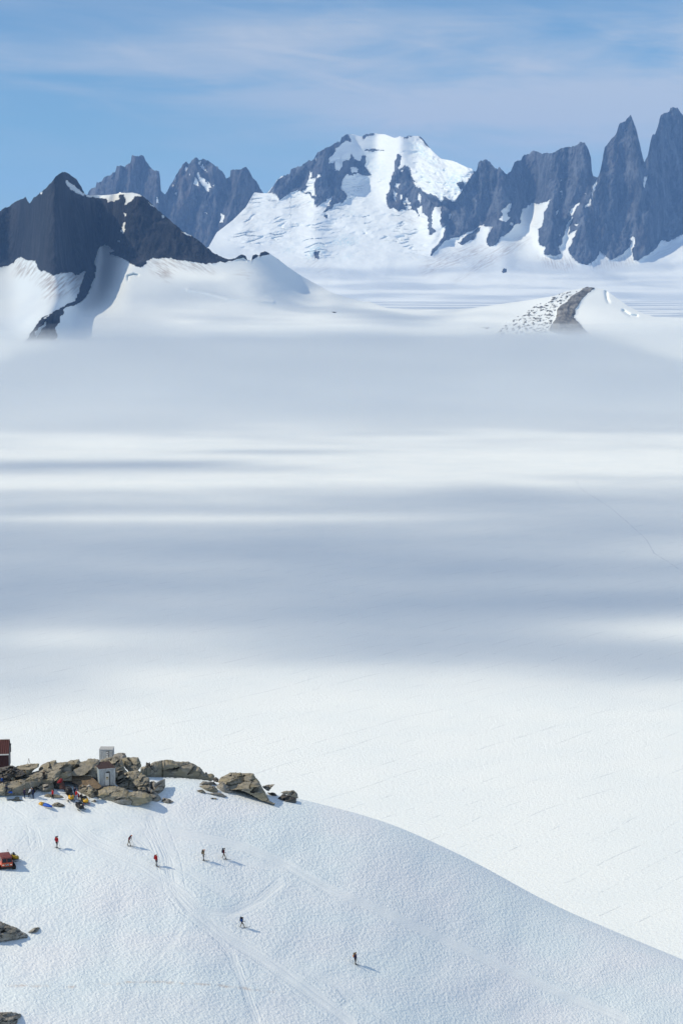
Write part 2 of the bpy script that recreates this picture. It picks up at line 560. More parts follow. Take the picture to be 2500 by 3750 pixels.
cre = [(A1([(790, 38), (745, 160), (730, 300)]), 0.9, 1.3, 550, 760), (A1([(690, 95), (665, 260)]), 0.9, 1.3, 600, 760), (A1([(900, 125), (905, 300)]), 1, 1.2, 620, 800),
       (A1([(1130, 45), (1090, 250), (1000, 420)]), 0.7, 1.0, 570, 900), (A1([(1390, 110), (1330, 320), (1300, 420)]), 0.8, 1.1, 610, 900),
       (A1([(1220, 85), (1240, 300), (1200, 500)]), 0.8, 1.0, 610, 900)]
relief('rock_spires', 270, 1050, 2.6, 150, top, [(200, 1000), (1100, 1000)], 31000, rock, holes,
       lambda x, y: np.full(x.shape, R(28)), R(66), M_SPIRES, cre, jag=6.0, rock_amp=75, rock_w=32, seed=11, stretch=0.30)

# ================================================================== MAIN SNOW PEAK AND RIGHT TOWERS
skyB = A2([(-250, 760), (-60, 740), (95, 680), (140, 600), (230, 530), (300, 460), (345, 380), (385, 384), (410, 385), (430, 372), (450, 350), (470, 320),
           (490, 300), (540, 285), (545, 258), (570, 250), (600, 243), (640, 215), (670, 205), (690, 170), (720, 155), (745, 140),
           (780, 120), (815, 112), (822, 85), (850, 68), (880, 62), (905, 68), (935, 78), (945, 68), (995, 58), (1060, 62), (1085, 72),
           (1110, 82), (1140, 76), (1165, 85), (1185, 72), (1245, 72), (1270, 95), (1300, 135), (1330, 165), (1365, 195), (1420, 205),
           (1450, 215), (1500, 240), (1530, 250), (1545, 268)])
skyC = A3([(375, 440), (388, 430), (390, 395), (405, 378), (440, 376), (460, 385), (468, 405), (490, 425), (520, 432), (555, 462),
           (580, 440), (600, 390), (640, 375), (650, 352), (690, 340), (710, 325), (770, 338), (820, 333), (870, 310), (930, 300),
           (985, 283), (1005, 285), (1025, 315), (1042, 375), (1040, 420), (1050, 470), (1078, 478), (1090, 450), (1100, 400), (1110, 340),
           (1118, 300), (1145, 270), (1185, 225), (1200, 170), (1240, 145), (1268, 115), (1280, 150), (1300, 210), (1320, 290),
           (1335, 360), (1345, 385), (1365, 350), (1380, 265), (1392, 225), (1405, 230), (1425, 175), (1435, 120), (1460, 105),
           (1490, 100), (1492, 80), (1510, 68), (1535, 80), (1550, 105), (1568, 120), (1620, 210), (1680, 330), (1760, 420), (1900, 560)])
top = skyB + skyC
rock = [A2([(380, 360), (410, 385), (430, 372), (470, 320), (490, 300), (540, 285), (545, 250), (640, 205), (690, 160), (745, 130), (815, 100), (822, 75), (850, 58), (875, 90),
            (870, 102), (840, 105), (815, 130), (790, 150), (770, 180), (755, 195), (752, 230), (775, 225), (785, 215), (790, 230),
            (780, 262), (810, 265), (825, 240), (830, 215), (860, 205), (875, 175), (888, 190), (895, 200), (925, 205), (930, 185),
            (950, 180), (955, 215), (950, 240), (975, 275), (985, 295), (950, 288), (920, 280), (850, 285), (830, 310), (820, 340),
            (815, 355), (840, 380), (850, 400), (850, 420), (820, 435), (790, 440), (770, 465), (735, 490), (722, 490), (740, 455),
            (770, 445), (750, 445), (730, 430), (690, 455), (675, 445), (675, 420), (660, 410), (645, 390), (630, 395), (610, 385),
            (600, 375), (580, 370), (545, 385), (500, 415), (480, 420), (465, 400), (440, 390)]),
        A2([(1130, 165), (1150, 185), (1140, 220), (1128, 265), (1160, 235), (1185, 235), (1195, 265), (1215, 310), (1240, 345),
            (1270, 375), (1290, 395), (1310, 390), (1340, 405), (1365, 435), (1380, 415), (1375, 400), (1400, 420), (1440, 435), (1440, 470), (1375, 455), (1330, 460), (1315, 490),
            (1310, 530), (1315, 570), (1335, 595), (1300, 615), (1295, 580), (1300, 540), (1280, 530), (1250, 525), (1240, 500),
            (1225, 480), (1195, 475), (1165, 470), (1130, 480), (1110, 465), (1085, 465), (1070, 430), (1065, 390), (1085, 370),
            (1085, 330), (1100, 290), (1110, 240), (1115, 200)]),
        A2([(933, 85), (945, 60), (1000, 50), (1000, 62), (962, 72), (945, 88)]), A2([(1160, 86), (1180, 66), (1204, 66), (1200, 74), (1178, 90)]),
        A2([(1240, 68), (1280, 95), (1305, 135), (1285, 127), (1262, 105)]), A2([(948, 152), (985, 144), (1065, 150), (985, 155)]),
        A2([(670, 700), (702, 704), (697, 742), (675, 738)]), A2([(730, 500), (745, 500), (738, 520), (728, 522)]),
        A2([(1455, 330), (1480, 315), (1495, 355), (1465, 362)]),
        A3([(1700, 700), (1640, 790), (1568, 800), (1530, 815), (1480, 840), (1450, 828), (1425, 850), (1410, 890), (1370, 910), (1325, 935), (1300, 955), (1275, 920),
            (1280, 880), (1290, 835), (1285, 800), (1265, 815), (1270, 850), (1240, 890), (1200, 920), (1160, 940), (1120, 925),
            (1090, 890), (1083, 890), (1085, 910), (1060, 950), (1020, 970), (970, 965), (935, 935), (912, 905), (870, 905), (840, 920),
            (800, 915), (770, 910), (775, 870), (745, 860), (740, 830), (735, 770), (760, 745), (770, 690), (790, 640), (812, 600),
            (790, 605), (740, 625), (700, 618), (645, 655), (635, 710), (640, 730), (600, 745), (570, 785), (520, 815), (505, 850),
            (455, 870), (440, 855), (440, 830), (465, 770), (470, 755), (430, 750), (420, 735), (400, 745), (370, 770), (320, 790),
            (270, 815), (235, 820), (200, 835), (175, 865), (125, 920), (115, 915), (130, 880), (165, 850), (185, 815), (200, 770),
            (205, 745), (185, 760), (175, 720), (180, 660), (185, 640), (190, 600), (230, 605), (255, 610), (280, 570), (310, 530),
            (340, 480), (370, 430), (385, 380), (400, 340), (560, 380), (650, 300), (1000, 250), (1250, 60), (1400, 100), (1500, 30), (1700, 100), (1960, 400), (1960, 640)]),
        A3([(275, 845), (330, 800), (400, 755), (395, 785), (360, 825), (300, 858)]), A3([(525, 1010), (540, 990), (556, 994), (548, 1014), (530, 1020)])]
holes = [A2(p) for p in (
    [(630, 345), (642, 320), (647, 290), (655, 262), (662, 285), (652, 310), (688, 300), (677, 330), (672, 355), (682, 405), (660, 400), (648, 382), (620, 388), (600, 382), (625, 362)],
    [(688, 285), (707, 285), (706, 300), (690, 304)], [(870, 252), (886, 240), (914, 250), (906, 276), (874, 272)],
    [(673, 204), (690, 196), (686, 222)], [(733, 442), (742, 418), (776, 400), (766, 427), (750, 447)],
    [(1113, 330), (1136, 330), (1132, 356), (1114, 352)], [(1108, 365), (1122, 385), (1117, 432), (1104, 405)], [(1137, 392), (1156, 392), (1151, 416), (1137, 416)],
    [(1175, 408), (1202, 440), (1185, 452), (1170, 430)], [(1168, 450), (1212, 458), (1206, 476), (1174, 471)], [(1240, 382), (1259, 400), (1246, 452), (1239, 420)],
    [(1225, 463), (1266, 450), (1261, 490), (1292, 510), (1292, 537), (1250, 526), (1239, 490)], [(1209, 318), (1237, 335), (1237, 352), (1211, 336)], [(1158, 424), (1173, 424), (1169, 447), (1157, 441)],
    [(1145, 258), (1160, 255), (1156, 270), (1147, 270)])] + [A3(p) for p in (
    [(525, 665), (580, 618), (586, 640), (562, 680), (572, 705), (547, 726), (508, 715), (530, 690)], [(575, 725), (600, 728), (590, 745), (570, 740)],
    [(870, 850), (885, 790), (900, 740), (925, 690), (920, 655), (945, 640), (972, 603), (966, 632), (940, 680), (925, 710), (918, 745), (912, 800), (935, 775), (955, 762), (946, 800),
     (922, 860), (911, 905), (870, 908), (850, 870)],
    [(998, 650), (1030, 600), (1058, 500), (1072, 486), (1066, 530), (1045, 590), (1040, 632), (1018, 642)], [(862, 550), (873, 546), (870, 597)],
    [(838, 682), (860, 643), (851, 672)], [(1260, 823), (1292, 806), (1286, 826)], [(1233, 198), (1246, 188), (1242, 203)], [(945, 740), (968, 735), (962, 752)],
    [(1340, 470), (1362, 465), (1352, 520), (1343, 540)], [(862, 485), (870, 488), (866, 500)], [(1000, 570), (1012, 560), (1006, 575)], [(850, 800), (868, 796), (860, 808)],
    [(222, 685), (236, 682), (234, 706), (224, 702)])]
def slopeBC(x, y):
    s = 7 + 15 * sstep(1080 - y, 0, 130) + 8 * sstep(950 - y, 0, 250)
    return np.radians(s)
cre = [(A3([(425, 376), (410, 560), (330, 800)]), 0.7, 1.2, 580, 880),
       (A3([(700, 330), (640, 560), (470, 860)]), 0.6, 1.0, 540, 900),
       (A3([(890, 305), (850, 560), (790, 900)]), 0.6, 0.9, 530, 930),
       (A3([(1000, 283), (985, 420), (900, 700)]), 0.5, 1.3, 520, 800),
       (A3([(990, 640), (1010, 800), (1010, 960)]), 0.9, 1.3, 755, 980),
       (A3([(1268, 115), (1300, 340), (1335, 520), (1290, 800), (1230, 900)]), 0.42, 1.5, 410, 950),
       (A3([(1120, 500), (1100, 700), (1130, 900)]), 0.7, 0.5, 640, 950),
       (A3([(1455, 105), (1490, 350), (1420, 640), (1330, 940)]), 0.5, 1.1, 400, 960),
       (A3([(1392, 225), (1380, 420)]), 0.6, 1.0, 480, 640),
       (A3([(1530, 75), (1568, 300), (1568, 800)]), 0.6, 0.9, 380, 880),
       (A2([(690, 165), (600, 260), (470, 400)]), 0.7, 0.8, 540, 740), (A2([(850, 68), (790, 300), (800, 450)]), 0.8, 1.0, 480, 760),
       (A2([(740, 150), (690, 320), (690, 450)]), 0.8, 0.8, 540, 760),
       (A2([(1140, 165), (1200, 330), (1300, 600)]), 0.6, 1.1, 550, 860)]
dirtBC = patches([
    (A3([(60, 1000), (120, 930), (400, 850), (470, 880), (300, 960), (80, 1040)]), -22, 0.55),
    (A3([(340, 1010), (370, 950), (640, 800), (700, 830), (480, 960), (260, 1070), (230, 1070)]), -30, 0.6),
    (A3([(735, 930), (760, 910), (930, 915), (960, 980), (900, 1005), (760, 980)]), 70, 0.6),
    (A3([(1030, 975), (1090, 900), (1160, 945), (1290, 900), (1310, 965), (1180, 985)]), 75, 0.55),
    (A3([(1320, 950), (1430, 850), (1560, 820), (1560, 840), (1400, 930)]), -25, 0.4),
    (A2([(500, 430), (640, 380), (700, 470), (560, 480)]), -25, 0.30), (A2([(930, 320), (980, 320), (975, 360), (930, 355)]), 20, 0.5),
    (A2([(1080, 470), (1300, 500), (1280, 560), (1100, 530)]), 20, 0.35), (A2([(640, 740), (690, 740), (670, 780), (640, 780)]), -40, 0.9),
    (A2([(240, 520), (360, 505), (375, 520), (250, 530)]), -5, 0.9), (A2([(690, 800), (750, 765), (755, 775), (710, 825)]), -25, 0.7),
    (A3([(640, 730), (745, 728), (740, 745), (640, 742)]), 5, 0.7)], 5, 91)
def iceBC(PX, PY, K):
    v = np.zeros(PX.shape)
    n = fbm(PX / 9, PY / 6, 4, 140, 0.65)
    for poly, a in ((A2([(740, 650), (830, 615), (925, 628), (905, 655), (860, 668), (760, 668)]), 0.9), (A2([(635, 710), (680, 660), (735, 675), (710, 725), (690, 690), (660, 740), (640, 770)]), 1.2),
                    (A2([(1195, 110), (1275, 120), (1300, 205), (1235, 170)]), 0.9), (A2([(1255, 185), (1320, 180), (1360, 230), (1320, 240)]), 0.6), (A2([(1380, 300), (1480, 270), (1490, 380), (1400, 350)]), 0.9),
                    (A2([(500, 690), (560, 680), (550, 710), (505, 705)]), 0.7), (A2([(780, 740), (900, 700), (890, 740), (800, 750)]), 0.5), (A2([(960, 220), (1050, 200), (1090, 320), (1000, 300)]), 0.4),
                    (A2([(1220, 260), (1280, 270), (1380, 400), (1330, 390)]), 0.4), (A2([(850, 490), (900, 470), (890, 500), (860, 505)]), 0.7), (A2([(560, 640), (620, 630), (610, 660), (570, 665)]), 0.4)):
        v = np.maximum(v, a * blur(inpoly(PX, PY, poly).astype(float), 4, 4) * np.clip(0.3 + 1.3 * n, 0, 1))
    return v * (~K)
def extraBC(PX, PY, K):
    # serac bands and steps in the snow
    band = ridged(PX / 120 + 0.4 * PY / 60, PY / 34, 4, 177, 0.55)
    s = sstep(PY, 480, 700) * sstep(1000 - PY, 0, 120) * sstep(PX, 780, 900) * sstep(1640 - PX, 0, 100)
    cn = perlin(PX / 95 + 0.35 * PY / 30, PY / 17 + 0.5 * fbm(PX / 60, PY / 60, 2, 188), 187)
    crev = np.clip(1 - np.abs(cn) * 8, 0, 1) * sstep(perlin(PX / 110, PY / 60, 189), 0.05, 0.3) * 55
    up = sstep(PX, 1480, 1540) * sstep(1760 - PX, 0, 40) * sstep(760 - PY, 0, 60)
    return blur((~K).astype(float), 3, 3) * (band * 32 * s - crev * s + up * 62 * ridged(PX / 60 - PY / 70, PY / 44, 5, 178, 0.55))
M_RANGE = mountain_mat('range_rock', (0.026, 0.036, 0.054), (0.112, 0.130, 0.160), 0.012, 45, (0.125, 0.105, 0.10), 0.25)
relief('mountain_range', 530, 2640, 2.8, 270, top, [(500, 1104), (2700, 1104)], 26500, rock, holes, slopeBC, R(62), M_RANGE, cre,
       jag=5.0, rock_amp=95, rock_w=44, snow_amp=62, snow_w=240, dirt=dirtBC, ice=iceBC, warp=4.5, seed=21, stretch=0.33, extra=extraBC)

# ================================================================== NEAR LEFT MOUNTAIN, SADDLE AND RIGHT SNOW DOME
top = [(-420, 900), (-200, 800)] + A1([(0, 355), (60, 320), (120, 285), (150, 275), (160, 300), (172, 315), (182, 300), (195, 275), (245, 245), (275, 215), (300, 185),
          (325, 155), (360, 127), (385, 135), (410, 150), (440, 170), (465, 210), (490, 255), (510, 262), (600, 260), (660, 252), (700, 248), (760, 243),
          (800, 255), (818, 268), (850, 290), (880, 325), (910, 350), (940, 375), (1000, 430), (1050, 470), (1100, 497), (1150, 530),
          (1190, 565), (1230, 595), (1260, 615), (1310, 630), (1350, 625), (1385, 605), (1410, 610), (1420, 632), (1445, 632), (1450, 610),
          (1470, 603), (1490, 610), (1495, 590), (1520, 588)]) + A2([(415, 712), (440, 722), (475, 745), (540, 795), (600, 835), (680, 880), (760, 925),
          (850, 955), (930, 975), (1000, 987)]) + A3([(-120, 1222), (0, 1226), (160, 1228), (340, 1222), (500, 1200), (700, 1172), (830, 1150), (900, 1122), (980, 1108),
          (1050, 1105), (1110, 1110), (1150, 1135), (1200, 1172), (1260, 1215), (1320, 1245), (1400, 1270), (1568, 1277), (1750, 1285)])
rock = [A1([(-500, 200), (0, 300), (150, 200), (360, 80), (500, 240), (510, 270), (620, 274), (650, 272), (700, 255), (818, 230), (1000, 400), (1250, 590), (1310, 612), (1385, 590), (1420, 600), (1500, 575), (1545, 580), (1545, 606),
            (1500, 612), (1470, 620), (1448, 634), (1420, 634), (1385, 622), (1350, 632),
            (1300, 645), (1230, 650), (1180, 655), (1120, 645), (1060, 635), (1000, 630), (960, 618), (900, 620), (840, 632), (838, 660), (800, 670), (760, 655),
            (720, 630), (690, 610), (665, 605), (640, 600), (630, 590), (655, 580), (640, 565), (625, 545), (600, 540), (580, 555), (555, 590), (545, 640), (550, 690), (548, 720), (530, 760), (515, 800), (492, 845), (445, 885), (400, 897),
            (365, 905), (370, 935), (350, 955), (345, 985), (312, 1020), (328, 1060), (320, 1090), (372, 1105), (372, 1140), (130, 1140), (150, 1100), (180, 1050), (210, 1010), (240, 965), (290, 940),
            (350, 905), (380, 888), (440, 862), (445, 840), (470, 760), (495, 690), (470, 700), (430, 715), (415, 700), (380, 705), (350, 700),
            (310, 720), (290, 705), (250, 690), (235, 700), (215, 660), (205, 635), (160, 635), (130, 615), (115, 610), (100, 625), (60, 655),
            (0, 675), (-500, 720)]),
        A3([(1062, 1100), (1020, 1142), (990, 1165), (965, 1200), (945, 1240), (940, 1280), (975, 1310), (1000, 1345), (1040, 1390), (1060, 1430), (900, 1430), (880, 1375),
            (800, 1350), (810, 1320), (830, 1290), (845, 1250), (850, 1220), (890, 1190), (930, 1150), (985, 1118), (1000, 1098)]),
        A2([(470, 738), (480, 748), (470, 752)]), A2([(765, 1030), (800, 1034), (780, 1040)]), A3([(405, 1332), (455, 1328), (450, 1336)])]
holes = [A1(p) for p in (
    [(378, 182), (390, 178), (425, 203), (455, 228), (500, 262), (520, 262), (480, 266), (440, 250), (400, 225), (380, 195)],
    [(690, 285), (640, 295), (623, 302), (615, 280), (510, 274), (480, 262), (510, 250), (600, 250), (690, 240), (684, 262)],
    [(712, 250), (760, 235), (820, 266), (780, 270), (745, 300), (718, 320), (722, 285)],
    [(713, 355), (726, 360), (722, 388), (715, 380)], [(708, 420), (723, 413), (719, 447), (706, 482), (698, 465)], [(675, 522), (690, 518), (688, 530), (676, 532)],
    [(855, 306), (886, 327), (884, 336), (866, 325)], [(930, 372), (947, 388), (942, 398), (933, 394)], [(1042, 467), (1100, 492), (1098, 500), (1068, 488)],
    [(205, 1040), (265, 985), (270, 995), (240, 1030), (208, 1078)], [(255, 962), (285, 945), (275, 958), (258, 970)], [(225, 255), (250, 245), (240, 262)],
    [(600, 585), (625, 578), (625, 588)], [(700, 455), (716, 450), (706, 475)])]
speck = [(A3([(460, 1430), (480, 1370), (600, 1280), (730, 1200), (830, 1150), (960, 1108), (990, 1106), (920, 1150), (850, 1210), (800, 1340), (780, 1430)]), 0.38)]
def slopeE(x, y):
    low = 5.0 + 7 * sstep(1150 - y, 0, 120)
    right = sstep(x, 1500, 1800)
    low = low - 3.5 * (1 - sstep(x, 300, 400)) * sstep(1180 - y, 0, 60) + 14 * sstep(x, 380, 450) * (1 - sstep(x, 900, 1150)) * sstep(1180 - y, 0, 60)
    return np.radians(low * (1 - right) + right * (7 + 11 * sstep(1230 - y, 0, 60) * np.exp(-((x - 2130) / 300.0) ** 2)))
def rslopeE(x, y):
    return np.where(x < 1500, R(46), slopeE(x, y))
dirtE = patches([
    (A1([(80, 715), (110, 620), (215, 640), (250, 700), (200, 725), (150, 725)]), -55, 0.8),
    (A1([(215, 760), (250, 690), (430, 705), (495, 690), (450, 800), (330, 850), (250, 860), (270, 800)]), -42, 0.85),
    (A1([(830, 640), (960, 618), (1060, 635), (1200, 655), (1230, 700), (1100, 690), (1000, 660), (960, 755), (900, 720)]), 32, 0.75),
    (A1([(1330, 705), (1400, 700), (1475, 712), (1440, 722), (1360, 718)]), 4, 0.6)], 7, 95)
def extraE(PX, PY, K):
    roll = 7 * fbm(PX / 260 + PY / 500, PY / 70, 3, 301) * sstep(PY, 960, 1060) * (1 - sstep(PX, 1350, 1600))
    cleft = lambda pts, wd, dp: -dp * np.exp(-(dist_poly(PX, PY, pts) / wd) ** 2)
    c = cleft(A3([(1125, 1128), (1130, 1165), (1140, 1185)]), 5, 40) + cleft(A3([(1225, 1235), (1265, 1262), (1300, 1265)]), 5, 45) + cleft(A1([(735, 745), (735, 722), (770, 712), (790, 718)]), 4, 50)
    c = c + cleft(A1([(1080, 800), (1180, 815), (1310, 850), (1568, 872)]), 6, -18)
    return roll + c
M_NEAR = mountain_mat('near_mountain_rock', (0.010, 0.016, 0.025), (0.036, 0.042, 0.054), 0.022, 25, (0.06, 0.05, 0.045), 0.25)
def r0E(x):
    return 9700 + 600 * sstep(x, 1300, 2000)
cre = [(A1([(790, 260), (715, 450), (640, 560)]), 0.35, 0.5, 700, 940), (A1([(365, 127), (300, 400), (200, 600)]), 0.25, 0.6, 620, 960),
       (A1([(150, 275), (140, 450)]), 0.4, 1.2, 720, 1000), (A1([(560, 300), (480, 650)]), 0.4, 0.5, 720, 990), (A1([(1000, 440), (940, 600)]), 0.5, 0.4, 820, 960)]
relief('snow_mountain', -420, 2600, 3.0, 240, top, [(-500, 1290), (2700, 1290)], r0E, rock, holes, slopeE, rslopeE, M_NEAR, cre,
       jag=4.0, rock_amp=26, rock_w=34, snow_amp=7, snow_w=200, dirt=dirtE, warp=4.0, seed=41, stretch=0.5, speck=speck, extra=extraE, pale=lambda x, y: sstep(x, 1500, 1600))

# ================================================================== FOG BANK, HAZE, CLOUDS (air)
def volume_mat(name, density, color, aniso=0.0):
    m, nt, out = new_mat(name)
    v = nt.n('ShaderNodeVolumePrincipled')
    v.inputs['Color'].default_value = (*color, 1)
    v.inputs['Density'].default_value = density
    v.inputs['Anisotropy'].default_value = aniso
    nt.l(v.outputs[0], out.inputs['Volume'])
    m.cycles.homogeneous_volume = True
    return m

def closed_sheet(name, X, Y, zlo, zhi, mat, keep=None):
    ny, nx = X.shape
    V = np.concatenate([np.stack([X, Y, zlo], -1).reshape(-1, 3), np.stack([X, Y, zhi], -1).reshape(-1, 3)])
    f = grid_faces(ny, nx)
    if keep is not None:
        k = keep[:-1, :-1] | keep[1:, :-1] | keep[:-1, 1:] | keep[1:, 1:]
        f = f[k.ravel()]
    N = ny * nx
    E = np.concatenate([f[:, [a, (a + 1) % 4]] for a in range(4)])
    key = np.sort(E, 1); kk = key[:, 0].astype(np.int64) * N + key[:, 1]
    u, inv, c = np.unique(kk, return_inverse=True, return_counts=True)
    be = E[c[inv] == 1]
    F = [f[:, ::-1], f + N, np.stack([be[:, 0], be[:, 1], be[:, 1] + N, be[:, 0] + N], 1)]
    F = np.concatenate(F)
    used = np.unique(F); re = np.zeros(len(V), np.int64); re[used] = np.arange(len(used))
    return mesh_np(name, V[used], re[F], [mat], True)

X, Y = np.meshgrid(np.linspace(-4500, 4500, 61), np.linspace(3950, 12500, 90))
for i, (T, y0, y1, den, sd) in enumerate(((14, 3850, 6800, 0.0026, 401), (26, 3950, 7200, 0.0018, 411), (40, 4200, 7800, 0.0011, 421), (56, 4600, 8400, 0.0006, 431), (82, 5200, 9000, 0.00032, 441), (110, 6000, 9600, 0.00017, 451))):
    und = fbm(X / 1500, Y / 2200, 3, sd)
    th = 0.4 + T * sstep(Y + 450 * und, y0, y1) * (1 + 0.22 * und)
    fog = closed_sheet('fog', X, Y, np.full(X.shape, 1.0 + 0.5 * i), 1.3 + 0.5 * i + np.clip(th, 0.4, 200), volume_mat('fog_air', den, (0.91, 0.965, 1.0)))
    tag(fog, kind='stuff')

HAZE_D = 1.35e-5
hx = np.array([-42000.0, 42000.0]); hy = np.array([-3500.0, 62000.0])
X, Y = np.meshgrid(hx, hy)
haze = closed_sheet('haze', X, Y, np.full(X.shape, -75.0), np.full(X.shape, 3150.0), volume_mat('haze_air', HAZE_D, (0.27, 0.52, 1.0)))
haze.data.polygons.foreach_set('use_smooth', [False] * len(haze.data.polygons))
tag(haze, kind='stuff')

def cloud(name, x0, x1, y0, y1, nx, ny, zt, alt, thf, T, tau):
    """A real thin cloud above the haze; thf gives its thickness over the ground point it shades."""
    X, Y = np.meshgrid(np.linspace(x0, x1, nx), np.linspace(y0, y1, ny))
    tv = np.clip(thf(X, Y), 0.0, 1.0)
    th = np.maximum(tv * T, 7.0)
    k = (alt - zt) / SUNV.z
    CX = X + SUNV.x * k; CY = Y + SUNV.y * k
    w = fbm(X / 900, Y / 900, 2, 77) * T * 0.3
    o = closed_sheet(name, CX, CY, alt + w - th * 0.4, alt + w + th * 0.6, volume_mat(name + '_air', tau * SUNV.z / T, (0.97, 0.98, 1.0), 0.3), tv > 0.01)
    return tag(o, kind='stuff')

def near_shade(X, Y):
    n = fbm(X / 420 + Y / 900, Y / 300, 5, 511, 0.55)
    n2 = fbm(X / 420 + Y / 700, Y / 190, 5, 515, 0.55)
    v = sstep(Y + 150 * n - 0.10 * X, 1640, 2010) * (1 - sstep(Y + 220 * n - 0.16 * X, 2900, 3480))
    v = v * (0.82 + 0.26 * n2) * (1 - 0.30 * sstep(Y, 2250, 2800))
    g = lambda cx, cy, rx, ry: np.exp(-((X - cx) / rx) ** 2 - ((Y - cy) / ry) ** 2)
    v = v - 1.1 * g(330, 1950, 170, 75) * (0.8 + 0.5 * n2) - 0.6 * g(-250, 2850, 330, 60) - 0.35 * g(150, 2230, 300, 70) - 0.35 * g(-300, 1900, 140, 60) - 0.4 * g(480, 2500, 150, 120)
    v = v + 0.65 * g(-430, 3640, 360, 120) * (0.9 + n2) + 0.4 * g(-100, 3950, 200, 60)
    v = v + 0.30 * sstep(Y + 300 * n, 3950, 4700) * (1 - sstep(Y, 9500, 10500))
    return v
cloud('cloud', -1300, 1300, 1400, 11000, 70, 200, 0, 5000, near_shade, 160, 1.6)
def mid_shade(X, Y):
    n = fbm(X / 700 + Y / 2500, Y / 420, 4, 521)
    v = 0.30 + 0.65 * n - 0.5 * np.exp(-((Y - 10700 - 0.15 * X) / 330.0) ** 2) * np.clip(0.5 + n, 0, 1)
    fl = sstep(X, -1500, -1000)
    v = v * fl + 0.45 * (1 - fl)
    v = v * (1 - sstep(X, 200, 1100)) + 0.2 * n * sstep(X, 200, 1100)
    return v * sstep(X, -2900, -2400) * sstep(Y, 9200, 9900) * (1 - sstep(Y, 14000, 15000)) * (1 - sstep(X, 2000, 2500))
cloud('cloud', -3000, 2600, 9000, 15200, 90, 110, 350, 6200, mid_shade, 200, 1.2)
def far_shade(X, Y):
    n = fbm(X / 2600 + Y / 9000, Y / 700, 4, 531)
    v = sstep(0.5 + 0.9 * n, 0.30, 0.9)
    return v * sstep(Y, 15500, 16500) * (1 - 0.55 * sstep(Y, 25600, 26800)) * (1 - sstep(Y, 28500, 30500)) * sstep(X, -5500, -4500) * (1 - sstep(X, 5500, 6500))
cloud('cloud', -5600, 6600, 15000, 32000, 110, 170, 60, 7000, far_shade, 260, 1.2)
# ================================================================== FOREGROUND SNOW HILL
SKYH = np.array([(-3000, 2700), (-1500, 2790), (-500, 2835), (0, 2832), (300, 2832), (500, 2838), (600, 2848), (700, 2852), (760, 2862), (900, 2888), (1000, 2906), (1092, 2924), (1200, 2951),
                 (1324, 2983), (1449, 3024), (1573, 3078), (1697, 3136), (1822, 3203), (1946, 3273), (2071, 3335), (2228, 3402),
                 (2361, 3457), (2500, 3515), (2900, 3680), (3400, 3880), (4200, 4180)], float)
_sx = np.arange(-3000, 4201, 5.0)
_sy = np.interp(_sx, SKYH[:, 0], SKYH[:, 1])
_k = np.hanning(41); _k /= _k.sum()
_sy = np.convolve(np.pad(_sy, 20, mode='edge'), _k, 'valid')
def hsky(px): return np.interp(px, _sx, _sy)
HC = 9.0
_dx = np.arange(-3000, 4201, 20.0)
_ds = np.interp(_dx, [-3000, -500, 0, 450, 1000, 1350, 1700, 2500, 4200], [302, 305, 311.5, 318.2, 326.5, 330.5, 333.0, 328, 306])
_ds = np.convolve(np.pad(_ds, 12, mode='edge'), np.hanning(25) / np.hanning(25).sum(), 'valid')
def hill_depth(px, py):
    px = np.asarray(px, float); py = np.asarray(py, float)
    ds = np.interp(px, _dx, _ds)
    s = np.maximum(py - hsky(px), 0)
    p = s * 300 / FPX
    d = ds - (np.sqrt((p + HC) ** 2 - HC * HC) - 0.0) / 0.68
    return d
def hill(px, py):
    return at_dist(px, py, hill_depth(px, py))

xs = np.concatenate([np.linspace(-2400, -40, 60)[:-1], np.arange(-40, 2541, 3.6), np.linspace(2545, 4000, 40)])
rows = 300
tt = np.linspace(0, 1, rows)[:, None] ** 1.35
PX = np.broadcast_to(xs[None, :], (rows, len(xs))).copy()
ys = hsky(xs)[None, :]
bott = np.maximum(4000, ys + 300)
PY = ys + (bott - ys) * tt
D = hill_depth(PX, PY)
D = D + 0.35 * fbm(PX / 300, PY / 200, 3, 601) * sstep(PY - ys, 5, 90)
P = at_dist(PX, PY, D)
TD = tr(0, 0, 0.62720)
tracks = [
    (TD([(130, 1868), (300, 1888), (450, 1920), (560, 1945), (655, 1985), (760, 2045), (857, 2084), (1000, 2150), (1146, 2218), (1272, 2275), (1430, 2340)]), 16, 1.0),
    (TD([(350, 1880), (385, 1960), (400, 2040), (440, 2090), (520, 2150), (600, 2200), (700, 2270), (800, 2345)]), 22, 1.0),
    (TD([(230, 1842), (300, 1900), (360, 1960), (450, 2010), (520, 2050)]), 18, 0.7),
    (TD([(640, 2030), (592, 2072), (530, 2100), (440, 2092)]), 16, 0.9),
    (TD([(150, 1885), (200, 1930), (320, 1985), (420, 2055), (470, 2115)]), 26, 0.9),
    (TD([(40, 1870), (80, 1900), (90, 1940), (60, 1970)]), 16, 0.7),
    (TD([(180, 1870), (175, 1890), (215, 1925), (300, 1960)]), 10, 0.8),
    (TD([(0, 1890), (120, 1885), (300, 1905), (480, 1960), (600, 1985), (660, 1990)]), 14, 0.7),
    (TD([(480, 2130), (530, 2190), (560, 2260), (590, 2345)]), 12, 0.7),
    (TD([(500, 2130), (600, 2190), (760, 2250), (900, 2352)]), 14, 0.5),
    (TD([(60, 1960), (160, 1985), (300, 2010), (410, 2060)]), 12, 0.5),
    (TD([(430, 2100), (400, 2160), (330, 2230), (300, 2300)]), 10, 0.35),
    (TD([(700, 2235), (770, 2262), (800, 2300), (760, 2330)]), 7, 0.6),
]
trk = np.zeros(PX.shape); grv = np.zeros(PX.shape)
trg = np.random.default_rng(3)
wob = fbm(PX / 90, PY / 60, 3, 611)
